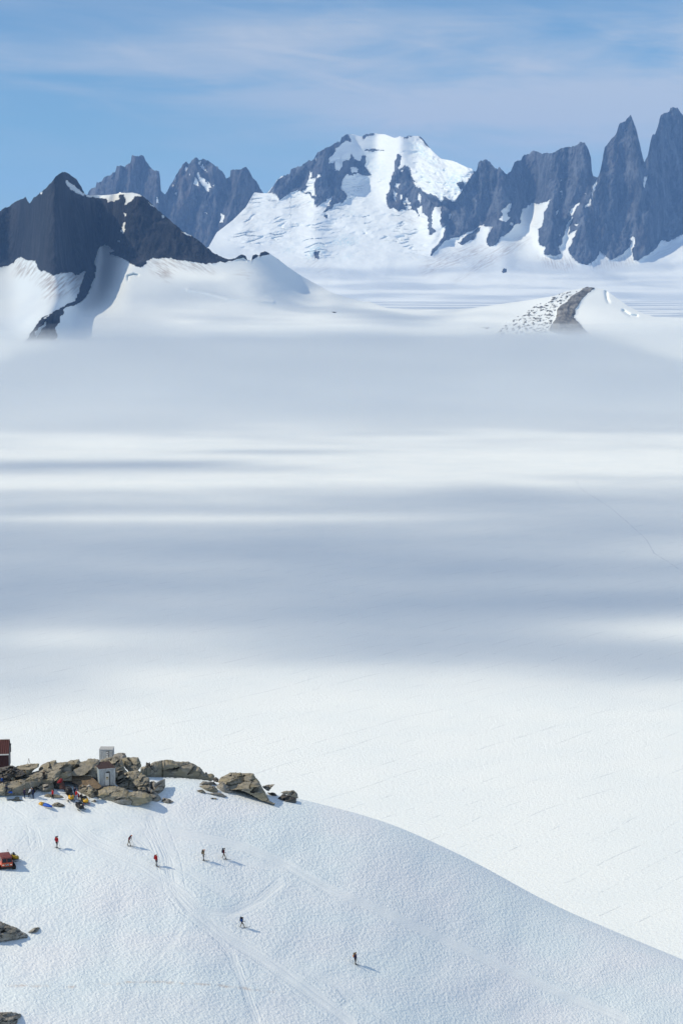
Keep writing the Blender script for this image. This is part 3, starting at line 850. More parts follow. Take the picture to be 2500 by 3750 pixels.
sel = (PX > -60) & (PX < 2560)
for pts, wd, amt in tracks:
    d = dist_poly(PX[sel], PY[sel], pts)
    trk[sel] = np.maximum(trk[sel], amt * (1 - sstep(d + 3.0 * wob[sel], wd * 0.6, wd * 1.5)))
    for k in range(7):
        ox, oy = trg.normal(0, wd * 1.1), trg.normal(0, wd * 0.8)
        p2 = [(x + ox + trg.normal(0, 3), y + oy + trg.normal(0, 3)) for x, y in pts]
        dd = dist_poly(PX[sel] + 3 * wob[sel], PY[sel], p2)
        grv[sel] = np.maximum(grv[sel], amt * np.exp(-(dd / 2.6) ** 2))
pk = TD([(-20, 1850), (200, 1840), (420, 1850), (480, 1950), (420, 2030), (200, 1985), (60, 2010), (-20, 2020)])
trk = np.maximum(trk, 0.55 * blur(inpoly(PX, PY, pk).astype(float), 10, 6))
dirtl = np.exp(-(dist_poly(PX, PY + 6 * wob, TD([(-10, 2268), (40, 2265), (100, 2262), (140, 2268), (200, 2262), (300, 2256), (440, 2259), (560, 2268), (640, 2280)])) / 3.5) ** 2)
dirtl *= np.clip(0.35 + 1.2 * fbm(PX / 40, PY / 20, 3, 640), 0, 1)
pinkish = np.clip(0.5 + 0.9 * fbm(PX / 420, PY / 160, 3, 650), 0, 1)
# the far flank of the hill, down to the glacier
Pt = P[0].copy(); back = []
for q in np.linspace(0, 1, 26)[1:] ** 1.4:
    d = 420 * q
    b = Pt.copy()
    tan0 = -tan_el(xs, hsky(xs))
    b[:, 1] += d
    b[:, 0] *= b[:, 1] / Pt[:, 1]
    b[:, 2] = np.maximum(Pt[:, 2] - tan0 * d - d * d / 520.0, -5)
    back.append(b)
nb = len(back)
V = np.concatenate([b.reshape(-1, 3) for b in back[::-1]] + [P.reshape(-1, 3)])
def fullr(a): return np.concatenate([a[0]] * nb + [a.ravel()])
m, nt, out = new_mat('hill_snow')
bs = nt.n('ShaderNodeBsdfPrincipled')
bs.inputs['Roughness'].default_value = 0.65
bs.inputs['Specular IOR Level'].default_value = 0.12
tc = nt.n('ShaderNodeTexCoord')
vor = nt.n('ShaderNodeTexVoronoi', i_Scale=2.0)
vor.feature = 'SMOOTH_F1'
vor.inputs['Smoothness'].default_value = 0.35
wn = nt.n('ShaderNodeTexNoise', i_Scale=0.8, i_Detail=2.0)
nt.l(tc.outputs['Object'], wn.inputs['Vector'])
wv = nt.n('ShaderNodeVectorMath', operation='MULTIPLY_ADD')
nt.l(wn.outputs['Color'], wv.inputs[0]); wv.inputs[1].default_value = (1.2, 1.2, 1.2); nt.l(tc.outputs['Object'], wv.inputs[2])
nt.l(wv.outputs[0], vor.inputs['Vector'])
fine = nt.n('ShaderNodeTexNoise', i_Scale=3.2, i_Detail=5.0, i_Roughness=0.6)
nt.l(tc.outputs['Object'], fine.inputs['Vector'])
big = nt.n('ShaderNodeTexNoise', i_Scale=0.06, i_Detail=4.0)
nt.l(tc.outputs['Object'], big.inputs['Vector'])
T_ = attr(nt, 'track'); G_ = attr(nt, 'groove')
cup = nt.math('MULTIPLY_ADD', vor.outputs['Distance'], 0.9, nt.math('MULTIPLY', fine.outputs[0], 0.55))
cup = nt.math('MULTIPLY', cup, nt.math('MULTIPLY_ADD', T_, -0.8, 1.0))
hgt = nt.math('SUBTRACT', cup, nt.math('MULTIPLY', G_, 0.45))
bp = nt.n('ShaderNodeBump')
bp.inputs['Strength'].default_value = 1.0
bp.inputs['Distance'].default_value = 0.105
nt.l(hgt, bp.inputs['Height'])
nt.l(bp.outputs[0], bs.inputs['Normal'])
c = nt.mix(attr(nt, 'pink'), (0.755, 0.86, 0.92), (0.80, 0.86, 0.92))
c = nt.mix(nt.math('MULTIPLY', nt.smooth(big.outputs[0], 0.4, 0.7), 0.35), c, (0.735, 0.85, 0.905))
c = nt.mix(nt.math('MULTIPLY', T_, 0.55), c, (0.81, 0.88, 0.925))
c = nt.mix(nt.math('MULTIPLY', attr(nt, 'dirt'), 0.6), c, (0.55, 0.40, 0.30))
nt.l(c, bs.inputs['Base Color'])
nt.l(bs.outputs[0], out.inputs[0])
M_HILL = m
o = mesh_np('snow_hill', V, grid_faces(rows + nb, len(xs)), [M_HILL], True, None,
            {'track': fullr(trk), 'groove': fullr(grv), 'dirt': fullr(dirtl), 'pink': fullr(pinkish)})
o.data.flip_normals()
tag(o, kind='structure')
# ================================================================== SMALL GEOMETRY HELPERS
def simple_mat(name, col, rough=0.6, var=0.15, scale=8.0, metal=0.0, spec=0.3, bump=0.0, stretch=(1, 1, 1)):
    m, nt, out = new_mat(name)
    bs = nt.n('ShaderNodeBsdfPrincipled')
    bs.inputs['Roughness'].default_value = rough
    bs.inputs['Metallic'].default_value = metal
    bs.inputs['Specular IOR Level'].default_value = spec
    tc = nt.n('ShaderNodeTexCoord')
    mp = nt.n('ShaderNodeMapping'); mp.inputs['Scale'].default_value = stretch
    nt.l(tc.outputs['Object'], mp.inputs[0])
    nz = nt.n('ShaderNodeTexNoise', i_Scale=scale, i_Detail=5.0, i_Roughness=0.6)
    nt.l(mp.outputs[0], nz.inputs['Vector'])
    lo = tuple(v * (1 - 2 * var) for v in col); hi = tuple(min(1, v * (1 + 2 * var)) for v in col)
    nt.l(nt.mix(nt.smooth(nz.outputs[0], 0.3, 0.7), lo, hi), bs.inputs['Base Color'])
    if bump:
        b = nt.n('ShaderNodeBump'); b.inputs['Strength'].default_value = 0.7; b.inputs['Distance'].default_value = bump
        nt.l(nz.outputs[0], b.inputs['Height']); nt.l(b.outputs[0], bs.inputs['Normal'])
    nt.l(bs.outputs[0], out.inputs[0])
    return m

def rock_mat(name, light, dark, lichen):
    m, nt, out = new_mat(name)
    bs = nt.n('ShaderNodeBsdfPrincipled')
    bs.inputs['Roughness'].default_value = 0.9
    bs.inputs['Specular IOR Level'].default_value = 0.15
    tc = nt.n('ShaderNodeTexCoord')
    oi = nt.n('ShaderNodeObjectInfo')
    mp = nt.n('ShaderNodeMapping'); mp.inputs['Rotation'].default_value = (0.2, 0.35, 0.2); mp.inputs['Scale'].default_value = (0.55, 0.55, 1.5)
    nt.l(tc.outputs['Object'], mp.inputs[0])
    n1 = nt.n('ShaderNodeTexNoise', i_Scale=1.6, i_Detail=8.0, i_Roughness=0.68, i_Distortion=0.5); nt.l(mp.outputs[0], n1.inputs['Vector'])
    n2 = nt.n('ShaderNodeTexNoise', i_Scale=0.55, i_Detail=4.0); nt.l(tc.outputs['Object'], n2.inputs['Vector'])
    n3 = nt.n('ShaderNodeTexNoise', i_Scale=9.0, i_Detail=3.0, i_Roughness=0.6); nt.l(tc.outputs['Object'], n3.inputs['Vector'])
    c = nt.mix(nt.smooth(n1.outputs[0], 0.33, 0.62), dark, light)
    c = nt.mix(nt.math('MULTIPLY', nt.smooth(n2.outputs[0], 0.42, 0.62), 0.65), c, lichen)
    c = nt.mix(nt.math('MULTIPLY', nt.smooth(n3.outputs[0], 0.55, 0.75), 0.5), c, tuple(v * 0.35 for v in dark))
    c = nt.mix(nt.math('MULTIPLY_ADD', oi.outputs['Random'], 0.5, 0.0), c, nt.mix(0.5, c, (0.22, 0.215, 0.205)))
    c = nt.mix(nt.math('MULTIPLY', attr(nt, 'crack'), 0.85), c, (0.02, 0.02, 0.02))
    nt.l(c, bs.inputs['Base Color'])
    b = nt.n('ShaderNodeBump'); b.inputs['Strength'].default_value = 1.0; b.inputs['Distance'].default_value = 0.22
    nt.l(nt.math('MULTIPLY_ADD', n3.outputs[0], 0.3, n1.outputs[0]), b.inputs['Height']); nt.l(b.outputs[0], bs.inputs['Normal'])
    nt.l(bs.outputs[0], out.inputs[0])
    return m
M_ROCK = rock_mat('camp_rock', (0.36, 0.34, 0.28), (0.165, 0.158, 0.132), (0.29, 0.262, 0.17))
M_ROCKG = rock_mat('grey_rock', (0.38, 0.375, 0.35), (0.20, 0.20, 0.19), (0.24, 0.22, 0.17))
M_ROCKD = rock_mat('dark_rock', (0.13, 0.125, 0.115), (0.035, 0.036, 0.038), (0.10, 0.10, 0.09))
M_EARTH = rock_mat('bare_earth', (0.24, 0.175, 0.11), (0.14, 0.10, 0.065), (0.20, 0.15, 0.09))

def rock(name, outline, mat=None, thick=0.45, tilt=0.8, seed=0, cell=26, amp=0.5, step=2.0, dadd=0.0, bottom=None, jag=1.6, parent=None, layers=0.0):
    """A solid stone: its outline, at the distance where it meets the snow, with a rounded faceted front and back."""
    mat = mat or M_ROCK
    O = np.asarray(outline, float)
    pts = []
    rr = np.random.default_rng(seed + 17)
    for (x0, y0), (x1, y1) in zip(O, np.roll(O, -1, 0)):
        n = max(1, int(math.hypot(x1 - x0, y1 - y0) / 1.6))
        for k in range(n):
            pts.append((x0 + (x1 - x0) * k / n, y0 + (y1 - y0) * k / n))
    Q = np.asarray(pts)
    Q = Q + jag * np.stack([fbm(Q[:, 0] / 9, Q[:, 1] / 9, 3, seed + 1), fbm(Q[:, 0] / 9, Q[:, 1] / 9, 3, seed + 2)], -1)
    x0, y0 = Q.min(0) - 2 * step; x1, y1 = Q.max(0) + 2 * step
    gx = np.arange(x0, x1, step); gy = np.arange(y0, y1, step)
    X, Y = np.meshgrid(gx, gy)
    cx, cyy = X[:-1, :-1] + step / 2, Y[:-1, :-1] + step / 2
    inc = inpoly(cx, cyy, Q)
    ny, nx = X.shape
    f = grid_faces(ny, nx).reshape(ny - 1, nx - 1, 4)[inc]
    used = np.zeros(ny * nx, bool); used[f.ravel()] = True
    cnt = np.bincount(f.ravel(), minlength=ny * nx)
    edge = used & (cnt < 4)
    XY = np.stack([X.ravel(), Y.ravel()], -1)
    ei = np.where(edge)[0]
    dq = ((XY[ei][:, None, :] - Q[None, :, :]) ** 2).sum(-1)
    XY[ei] = Q[dq.argmin(1)]
    ui = np.where(used)[0]
    P = XY[ui]
    lowq = np.array([Q[np.abs(Q[:, 0] - q[0]) < 3.0, 1].max() for q in Q])
    QT = Q[Q[:, 1] < lowq - 4.0]          # the stone rests on its lower edge, so it is rounded only above that
    d = np.sqrt(((P[:, None, :] - QT[None, ::2, :]) ** 2).sum(-1).min(1))
    d[edge[ui] & (d < 2.5)] = 0
    W = max(d.max(), 1.0)
    h = np.sqrt(np.clip(1 - (1 - np.minimum(d / (W * 0.8), 1)) ** 2, 0, 1))
    # facets
    cell = cell * 1.45
    ns = max(3, int(inc.sum() * step * step / (cell * cell * 0.8)))
    S = np.stack([rr.uniform(x0, x1, ns * 2), rr.uniform(y0, y1, ns * 2)], -1)
    G = rr.normal(0, 1, (len(S), 2)) * 0.40
    off = rr.normal(0, 1, len(S))
    Pw = P + 3.0 * np.stack([fbm(P[:, 0] / 14, P[:, 1] / 14, 3, seed + 5), fbm(P[:, 0] / 14, P[:, 1] / 14, 3, seed + 6)], -1)
    dd = (np.abs(Pw[:, None, 0] - S[None, :, 0]) * 0.55) ** 2 + (np.abs(Pw[:, None, 1] - S[None, :, 1] + 0.25 * (Pw[:, None, 0] - S[None, :, 0])) * 1.6) ** 2
    o = np.argsort(dd, 1)[:, :2]
    d1 = np.sqrt(np.take_along_axis(dd, o[:, :1], 1))[:, 0]; d2 = np.sqrt(np.take_along_axis(dd, o[:, 1:2], 1))[:, 0]
    k = o[:, 0]
    fac = ((Pw - S[k]) * G[k]).sum(-1) + off[k] * cell * 0.11
    pair = ((k + o[:, 1]) * 37 + k * o[:, 1] * 11) % 10
    crack = (1 - sstep(d2 - d1, 0.3, 2.2)) * np.where(pair < 4, 1.0, 0.12)
    yb = O[:, 1].max() if bottom is None else bottom
    xb = O[O[:, 1].argmax(), 0] if bottom is None else O[:, 0].mean()
    D0 = float(hill_depth(xb, yb)) + dadd
    if bottom is None:
        cxs = np.arange(x0, x1 + 1, 2.0)
        low = np.array([Q[np.abs(Q[:, 0] - c_) < 3.0, 1].max() if (np.abs(Q[:, 0] - c_) < 3.0).any() else np.nan for c_ in cxs])
        ok = ~np.isnan(low)
        low = np.interp(cxs, cxs[ok], low[ok])
        low = np.convolve(np.pad(low, 4, mode='edge'), np.ones(9) / 9, 'valid')
        ybp = np.interp(P[:, 0], cxs, low)
        Dp = hill_depth(P[:, 0], ybp) + dadd
    else:
        ybp = np.full(len(P), float(yb)); Dp = np.full(len(P), D0)
    mpp = D0 / FPX
    rough = fbm(P[:, 0] / 8, P[:, 1] / 8, 4, seed + 8, 0.6) * 1.4
    if layers:
        rough = rough + layers * ridged((P[:, 0] * 0.25 + P[:, 1]) / 10, P[:, 0] / 90, 3, seed + 12)
    D = Dp + (ybp - P[:, 1]) * mpp * tilt
    th = thick * W * 2
    D = D + 0.3 * mpp * th
    front = D - mpp * h * (th + fac * amp * 2.2 + rough - crack * 3.0)
    up_ = np.maximum(ybp - P[:, 1], 0) * mpp
    front = np.maximum(front, Dp - 0.12 - 0.22 * up_)      # no overhang at the foot
    backd = np.maximum(D + mpp * h * th * 1.2, front) + 0.03
    VF = at_dist(P[:, 0], P[:, 1], front); VB = at_dist(P[:, 0], P[:, 1], backd)
    N = len(P)
    remap = -np.ones(ny * nx, int); remap[ui] = np.arange(N)
    ff = remap[f]
    bd = {}
    F = [ff[:, ::-1], ff + N]
    E = np.concatenate([ff[:, [a, (a + 1) % 4]] for a in range(4)])
    key = np.sort(E, 1); kk = key[:, 0].astype(np.int64) * N + key[:, 1]
    u, inv, c = np.unique(kk, return_inverse=True, return_counts=True)
    be = E[c[inv] == 1]
    F.append(np.stack([be[:, 0], be[:, 1], be[:, 1] + N, be[:, 0] + N], 1))
    V = np.concatenate([VF, VB])
    c0 = at_dist(np.array([P[:, 0].mean()]), np.array([yb]), np.array([D0]))[0]
    ob = mesh_np(name, V - c0, np.concatenate(F), [mat], False, parent, {'crack': np.concatenate([crack * (h > 0.3), np.zeros(N)])})
    ob.location = c0
    return ob

def outcrop(outline, **kw):
    return tag(rock('rock_outcrop', outline, **kw), kind='structure')
def boulder(outline, label, group='boulders round the camp', **kw):
    return tag(rock('boulder', outline, **kw), label, 'boulder', group)

# ================================================================== CAMP ROCKS
S8 = tr(500, 2770, 4.9)
S6 = tr(0, 3340, 3.136)
outcrop(S8([(60, 330), (80, 190), (170, 172), (260, 160), (262, 130), (330, 95), (450, 70), (540, 58), (640, 65), (700, 90), (780, 95), (930, 92), (1000, 120),
            (1060, 150), (1130, 190), (1190, 250), (1225, 312), (1290, 312), (1370, 308), (1402, 350), (1390, 420), (1340, 448), (1100, 415), (850, 392),
            (600, 377), (400, 372), (200, 368)]), thick=0.35, tilt=0.5, seed=1, cell=30, layers=1.2)
boulder(S8([(163, 182), (175, 112), (192, 108), (215, 122), (236, 106), (256, 150), (250, 188), (200, 190)]), 'small dark upright stone on the far ridge, against the white glacier', mat=M_ROCKD, seed=2, cell=12, dadd=3.5, bottom=2862, tilt=0.3)
boulder(S8([(1228, 315), (1238, 285), (1262, 280), (1280, 310), (1270, 325), (1240, 326)]), 'little dark stone perched on the low end of the far ridge', mat=M_ROCKD, seed=3, cell=10, dadd=2.0, bottom=2855, tilt=0.3)
outcrop(S1([(140, 430), (145, 312), (200, 298), (250, 287), (355, 284), (352, 315), (300, 345), (250, 430)]), thick=0.4, tilt=0.6, seed=4, cell=24, bottom=2875)
outcrop(S1([(330, 440), (350, 330), (372, 298), (420, 275), (470, 260), (505, 252), (512, 275), (592, 269), (650, 300), (650, 440)]), thick=0.4, tilt=0.7, seed=5, cell=28, bottom=2880, layers=0.8)
outcrop(S1([(490, 480), (520, 370), (560, 330), (600, 270), (640, 255), (710, 245), (724, 268), (770, 262), (792, 240), (860, 242), (892, 248), (905, 330), (890, 420), (800, 395), (640, 395), (520, 415)]), thick=0.35, tilt=0.75, seed=6, cell=34, bottom=2880)
outcrop(S1([(80, 480), (140, 400), (240, 380), (300, 360), (400, 330), (500, 330), (565, 335), (540, 400), (495, 445), (440, 490)]), thick=0.4, tilt=0.7, seed=7, cell=26, bottom=2890, layers=0.8)
tag(rock('earth_slope', S1([(430, 440), (520, 402), (640, 380), (800, 385), (860, 430), (915, 490), (870, 515), (720, 490), (690, 472), (640, 452), (600, 445), (500, 470)]), M_EARTH, 0.12, 1.15, 8, 60, 0.15, bottom=2886, layers=0.8, dadd=-1.0), kind='structure')
outcrop(S1([(-140, 330), (0, 322), (95, 300), (122, 300), (150, 325), (200, 345), (240, 376), (205, 395), (130, 412), (80, 480), (-140, 490)]), mat=M_ROCKD, thick=0.4, tilt=0.7, seed=9, cell=10, bottom=2890, amp=0.8)
outcrop(S1([(-140, 566), (-140, 470), (0, 465), (60, 450), (200, 425), (300, 398), (390, 370), (408, 430), (470, 440), (488, 480), (490, 532), (420, 541), (330, 532), (300, 560), (150, 573), (60, 570)]), thick=0.35, tilt=0.7, seed=10, cell=24, amp=0.7)
boulder(S1([(384, 472), (438, 466), (448, 500), (420, 520), (388, 532)]), 'square grey block set in the rock wall above the red-jacketed man', mat=M_ROCKG, seed=11, cell=30, bottom=2899, dadd=-1.2, jag=0.8)
boulder(S1([(480, 440), (505, 430), (535, 455), (570, 500), (550, 515), (520, 512), (495, 535), (485, 500)]), 'dark broken stone heaped below the red tarp', mat=M_ROCKD, seed=12, cell=10, bottom=2892)
outcrop(S1([(880, 310), (905, 255), (935, 240), (1000, 225), (1070, 245), (1095, 250), (1122, 330), (1155, 372), (1120, 470), (1000, 480), (890, 420)]), thick=0.35, tilt=0.7, seed=13, cell=22, bottom=2888, dadd=2.5, amp=0.7)
boulder(S1([(1010, 228), (1030, 200), (1065, 188), (1122, 190), (1142, 226), (1110, 252), (1040, 250)]), 'rounded grey rock topping the outcrop right of the grey outhouse', mat=M_ROCKG, seed=14, cell=22, bottom=2876, dadd=5, tilt=0.6)
boulder(S1([(1090, 240), (1150, 226), (1172, 232), (1200, 226), (1240, 230), (1262, 270), (1268, 312), (1240, 348), (1165, 366), (1130, 332), (1100, 285)]), 'big split tan boulder right of the shed with a dark crack down it', seed=15, cell=26, bottom=2876, dadd=3, tilt=0.6)
outcrop(S1([(1045, 405), (1150, 358), (1240, 345), (1310, 395), (1342, 420), (1350, 500), (1310, 545), (1200, 545), (1050, 525)]), thick=0.3, tilt=0.7, seed=16, cell=16, bottom=2903, dadd=0.5, amp=0.8)
outcrop(S1([(700, 535), (712, 498), (742, 470), (790, 488), (850, 500), (885, 530), (872, 582), (825, 596), (762, 562)]), thick=0.35, tilt=0.7, seed=17, cell=12, amp=0.8)
outcrop(S1([(1180, 525), (1260, 498), (1345, 498), (1420, 560), (1452, 602), (1420, 628), (1370, 625), (1240, 548)]), mat=M_ROCKG, thick=0.35, tilt=0.7, seed=18, cell=12, amp=0.8)
outcrop(S1([(855, 562), (880, 520), (950, 492), (1040, 487), (1122, 505), (1168, 540), (1240, 530), (1312, 545), (1367, 572), (1366, 622), (1300, 641), (1220, 662), (1100, 662), (1000, 634), (950, 622), (900, 592)]), thick=0.4, tilt=0.7, seed=19, cell=32, bottom=2945)
boulder(S1([(996, 626), (1040, 580), (1082, 564), (1130, 567), (1202, 590), (1216, 620), (1222, 657), (1170, 665), (1080, 658)]), 'broad pale boulder at the foot of the rocks below the shed', mat=M_ROCKG, seed=20, cell=34)
boulder(S1([(1342, 452), (1380, 438), (1402, 455), (1440, 435), (1482, 422), (1486, 480), (1470, 521), (1440, 552), (1400, 582), (1370, 562), (1352, 500)]), 'tall wedge-shaped grey boulder leaning on the right end of the camp rocks', mat=M_ROCKG, seed=21, cell=60, tilt=0.5, thick=0.25)
boulder(S1([(1446, 622), (1466, 591), (1500, 596), (1536, 610), (1558, 628), (1535, 644), (1495, 642)]), 'low flat grey block alone on snow at the right tip of the camp rocks', mat=M_ROCKG, seed=22, cell=24)
boulder(S1([(393, 578), (420, 557), (500, 559), (555, 570), (579, 588), (540, 596), (440, 590)]), 'long flat stone in the snow behind the man in red jacket', seed=23, cell=24, thick=0.3)
boulder(S1([(452, 662), (490, 640), (525, 631), (560, 648), (580, 656), (582, 670), (530, 678)]), 'humped brown stone on snow right of the blue and yellow sled', seed=24, cell=24)
boulder(S1([(53, 609), (130, 600), (145, 581), (176, 584), (178, 606), (218, 616), (170, 624)]), 'thin grey stone slab in snow at left, below the standing people', seed=25, cell=16, thick=0.3)
boulder(S1([(818, 622), (850, 611), (887, 630), (855, 639)]), 'small flat stone on snow right of the second yellow snowmobile', seed=26, cell=14)
boulder(S1([(774, 491), (800, 470), (827, 495), (802, 510)]), 'bright pale square stone beside the bare earth left of the shed', mat=simple_mat('pale_rock', (0.42, 0.41, 0.39), 0.9, 0.1), seed=27, cell=20, bottom=2895, dadd=-1.5)
boulder(S1([(696, 500), (735, 466), (752, 478), (718, 503)]), 'dark slanting slab at the lower edge of the bare earth', mat=M_ROCKD, seed=28, cell=20, bottom=2895, dadd=-0.5)
for s_, (ol, lab) in enumerate((
        ([(430, 410), (455, 395), (500, 378), (508, 400), (450, 420)], None),
        ([(50, 410), (80, 395), (130, 400), (138, 425), (90, 432), (55, 425)], 'rounded stone in the rubble right of the red cabin'),
        ([(1190, 440), (1230, 432), (1262, 450), (1290, 475), (1230, 488), (1195, 470)], 'rounded grey block in the rubble right of the shed'),
        ([(1240, 490), (1300, 488), (1312, 515), (1270, 525), (1240, 515)], 'small pale stone low in the rubble between shed and wedge-shaped boulder'),
        ([(780, 540), (815, 512), (838, 520), (830, 560), (790, 572)], 'tan stone above the second yellow snowmobile'),
        ([(0, 470), (60, 466), (75, 500), (40, 540), (0, 545)], 'tan boulder at the left edge below the rubble'))):
    if lab: boulder(S1(ol), lab, seed=40 + s_, cell=20, bottom=2680 + (max(y for x, y in ol) + 60) / 2.45, dadd=-1.0)
outcrop(S2([(515, 300), (540, 255), (600, 225), (640, 208), (690, 205), (740, 211), (858, 214), (882, 262), (908, 282), (935, 340), (962, 382), (988, 430), (1012, 480),
            (1066, 500), (1062, 516), (1000, 494), (930, 473), (850, 428), (780, 392), (720, 372), (640, 372), (560, 335)]), thick=0.3, tilt=0.7, seed=50, cell=17, bottom=2925, layers=1.0, amp=0.8)
RS = [([(335, 322), (375, 289), (480, 294), (502, 320), (440, 332)], 'flat grey slab at the left end of the small rocks right of camp', M_ROCKG),
      ([(338, 332), (430, 324), (490, 340), (522, 376), (516, 397), (460, 394), (400, 372)], 'yellowish slab under the flat grey slab right of camp', M_ROCK),
      ([(311, 379), (370, 367), (415, 406), (370, 407)], 'small pointed brown stone at the left tip of the slabs right of camp', M_ROCK),
      ([(408, 403), (540, 398), (602, 432), (602, 444), (550, 437), (480, 422)], 'long thin grey slab lowest on the snow right of camp', M_ROCKG),
      ([(500, 342), (545, 294), (582, 290), (642, 345), (662, 392), (640, 407), (570, 392)], 'pale grey boulder leaning left of the right-hand outcrop', M_ROCKG),
      ([(648, 336), (697, 329), (702, 372), (654, 370)], 'small dark square stone in front of the right-hand outcrop', M_ROCKD),
      ([(938, 337), (1000, 324), (1063, 320), (1032, 352), (1002, 387), (958, 362)], 'pointed slab sticking out behind the right-hand outcrop', M_ROCKG),
      ([(990, 395), (1060, 398), (1088, 431), (1020, 427)], 'flat shaded stone under the pointed slab', M_ROCKD),
      ([(1108, 402), (1150, 384), (1246, 377), (1277, 410), (1288, 454), (1240, 442), (1180, 417)], 'brown boulder at the far right end, behind its dark neighbour', M_ROCK),
      ([(1087, 457), (1140, 409), (1202, 424), (1267, 450), (1266, 498), (1180, 488)], 'dark grey boulder farthest right of all the camp stones', M_ROCKD),
      ([(468, 262), (500, 250), (527, 270), (522, 302), (475, 292)], 'small dark stone in the gap between the far ridge and the right-hand outcrop', M_ROCKD),
      ([(448, 448), (505, 451), (507, 461), (455, 459)], 'tiny stone sliver on the snow below the long thin slab', M_ROCK)]
for i, (ol, lab, mt) in enumerate(RS):
    kw = dict(bottom=2920) if i in (6,) else (dict(bottom=2872, dadd=-1) if i == 10 else {})
    boulder(S2(ol), lab, group='boulders right of the camp', mat=mt, seed=60 + i, cell=22, **kw)
outcrop(S6([(-160, 120), (0, 105), (60, 128), (140, 160), (215, 190), (262, 230), (328, 262), (322, 292), (220, 312), (100, 332), (0, 342), (-160, 345)]), mat=M_ROCKG, thick=0.3, tilt=0.7, seed=80, cell=14, amp=0.8)
boulder(S6([(320, 236), (380, 188), (440, 171), (462, 184), (442, 222), (400, 247)]), 'lone oblong stone on the snow beside the lower left rocks', mat=M_ROCKG, seed=81, cell=26, group='boulders at the left edge')
outcrop(S6([(-160, 1145), (0, 1150), (140, 1147), (242, 1170), (254, 1195), (215, 1226), (212, 1266), (180, 1300), (100, 1300), (-160, 1300)]), mat=M_ROCKG, thick=0.3, tilt=0.7, seed=82, cell=16, amp=0.6, layers=0.8)

# ================================================================== BUILDING HELPERS
def bm_obj(name, bm, mat, parent=None, smooth=False):
    me = bpy.data.meshes.new(name)
    bmesh.ops.recalc_face_normals(bm, faces=bm.faces)
    bm.to_mesh(me); bm.free()
    for m_ in (mat if isinstance(mat, (list, tuple)) else [mat]): me.materials.append(m_)
    if smooth:
        for p in me.polygons: p.use_smooth = True
    o = bpy.data.objects.new(name, me)
    COL.objects.link(o)
    if parent: o.parent = parent
    return o

def box(bm, lo, hi, bevel=0.0, rot=None):
    M = Matrix.Translation([(a + b) / 2 for a, b in zip(lo, hi)])
    if rot: M = M @ Euler(rot).to_matrix().to_4x4()
    M = M @ Matrix.Diagonal([abs(b - a) for a, b in zip(lo, hi)] + [1])
    r = bmesh.ops.create_cube(bm, size=1.0, matrix=M)
    if bevel:
        e = list({e for v in r['verts'] for e in v.link_edges})
        bmesh.ops.bevel(bm, geom=e, offset=bevel, segments=2, affect='EDGES', profile=0.7)
    return r

def tube(bm, a, b, r0, r1=None, seg=8):
    a = Vector(a); b = Vector(b); d = b - a
    M = Matrix.Translation((a + b) / 2) @ d.to_track_quat('Z', 'Y').to_matrix().to_4x4()
    bmesh.ops.create_cone(bm, cap_ends=True, segments=seg, radius1=r0, radius2=r0 if r1 is None else r1, depth=d.length, matrix=M)

def loft(bm, secs, n=14, axis=1):
    """secs: (position, centre a, centre b, half a, half b, exponent) rings along an axis."""
    rings = []
    for (p, ca, cb, ha, hb, ex) in secs:
        ring = []
        for k in range(n):
            t = 2 * math.pi * k / n
            c, s = math.cos(t), math.sin(t)
            a = ca + ha * math.copysign(abs(c) ** (2 / ex), c)
            b = cb + hb * math.copysign(abs(s) ** (2 / ex), s)
            co = [a, b]; co.insert(axis, p)
            ring.append(bm.verts.new(co))
        rings.append(ring)
    for r0_, r1_ in zip(rings[:-1], rings[1:]):
        for k in range(n):
            bm.faces.new((r0_[k], r0_[(k + 1) % n], r1_[(k + 1) % n], r1_[k]))
    bm.faces.new(rings[0]); bm.faces.new(rings[-1][::-1])

def corrugated(bm, p0, u, v, nu, depth, nrm):
    """A ribbed metal sheet spanned by u (across the ribs) and v, 40 mm thick."""
    p0 = Vector(p0); u = Vector(u); v = Vector(v); nrm = Vector(nrm)
    cols = []
    for i in range(nu * 4 + 1):
        t = i / (nu * 4)
        o_ = depth * (0, 1, 1, 0)[i % 4]
        q = p0 + u * t
        cols.append([bm.verts.new(q + nrm * o_), bm.verts.new(q + v + nrm * o_), bm.verts.new(q + v + nrm * (o_ - 0.04)), bm.verts.new(q + nrm * (o_ - 0.04))])
    for a, b in zip(cols[:-1], cols[1:]):
        for k in range(4):
            bm.faces.new((a[k], b[k], b[(k + 1) % 4], a[(k + 1) % 4]))
    bm.faces.new(cols[0]); bm.faces.new(cols[-1][::-1])

def part(name, parent, mat, fn, smooth=False, label=None):
    bm = bmesh.new(); fn(bm)
    o = bm_obj(name, bm, mat, parent, smooth)
    if label: o['label'] = label
    return o

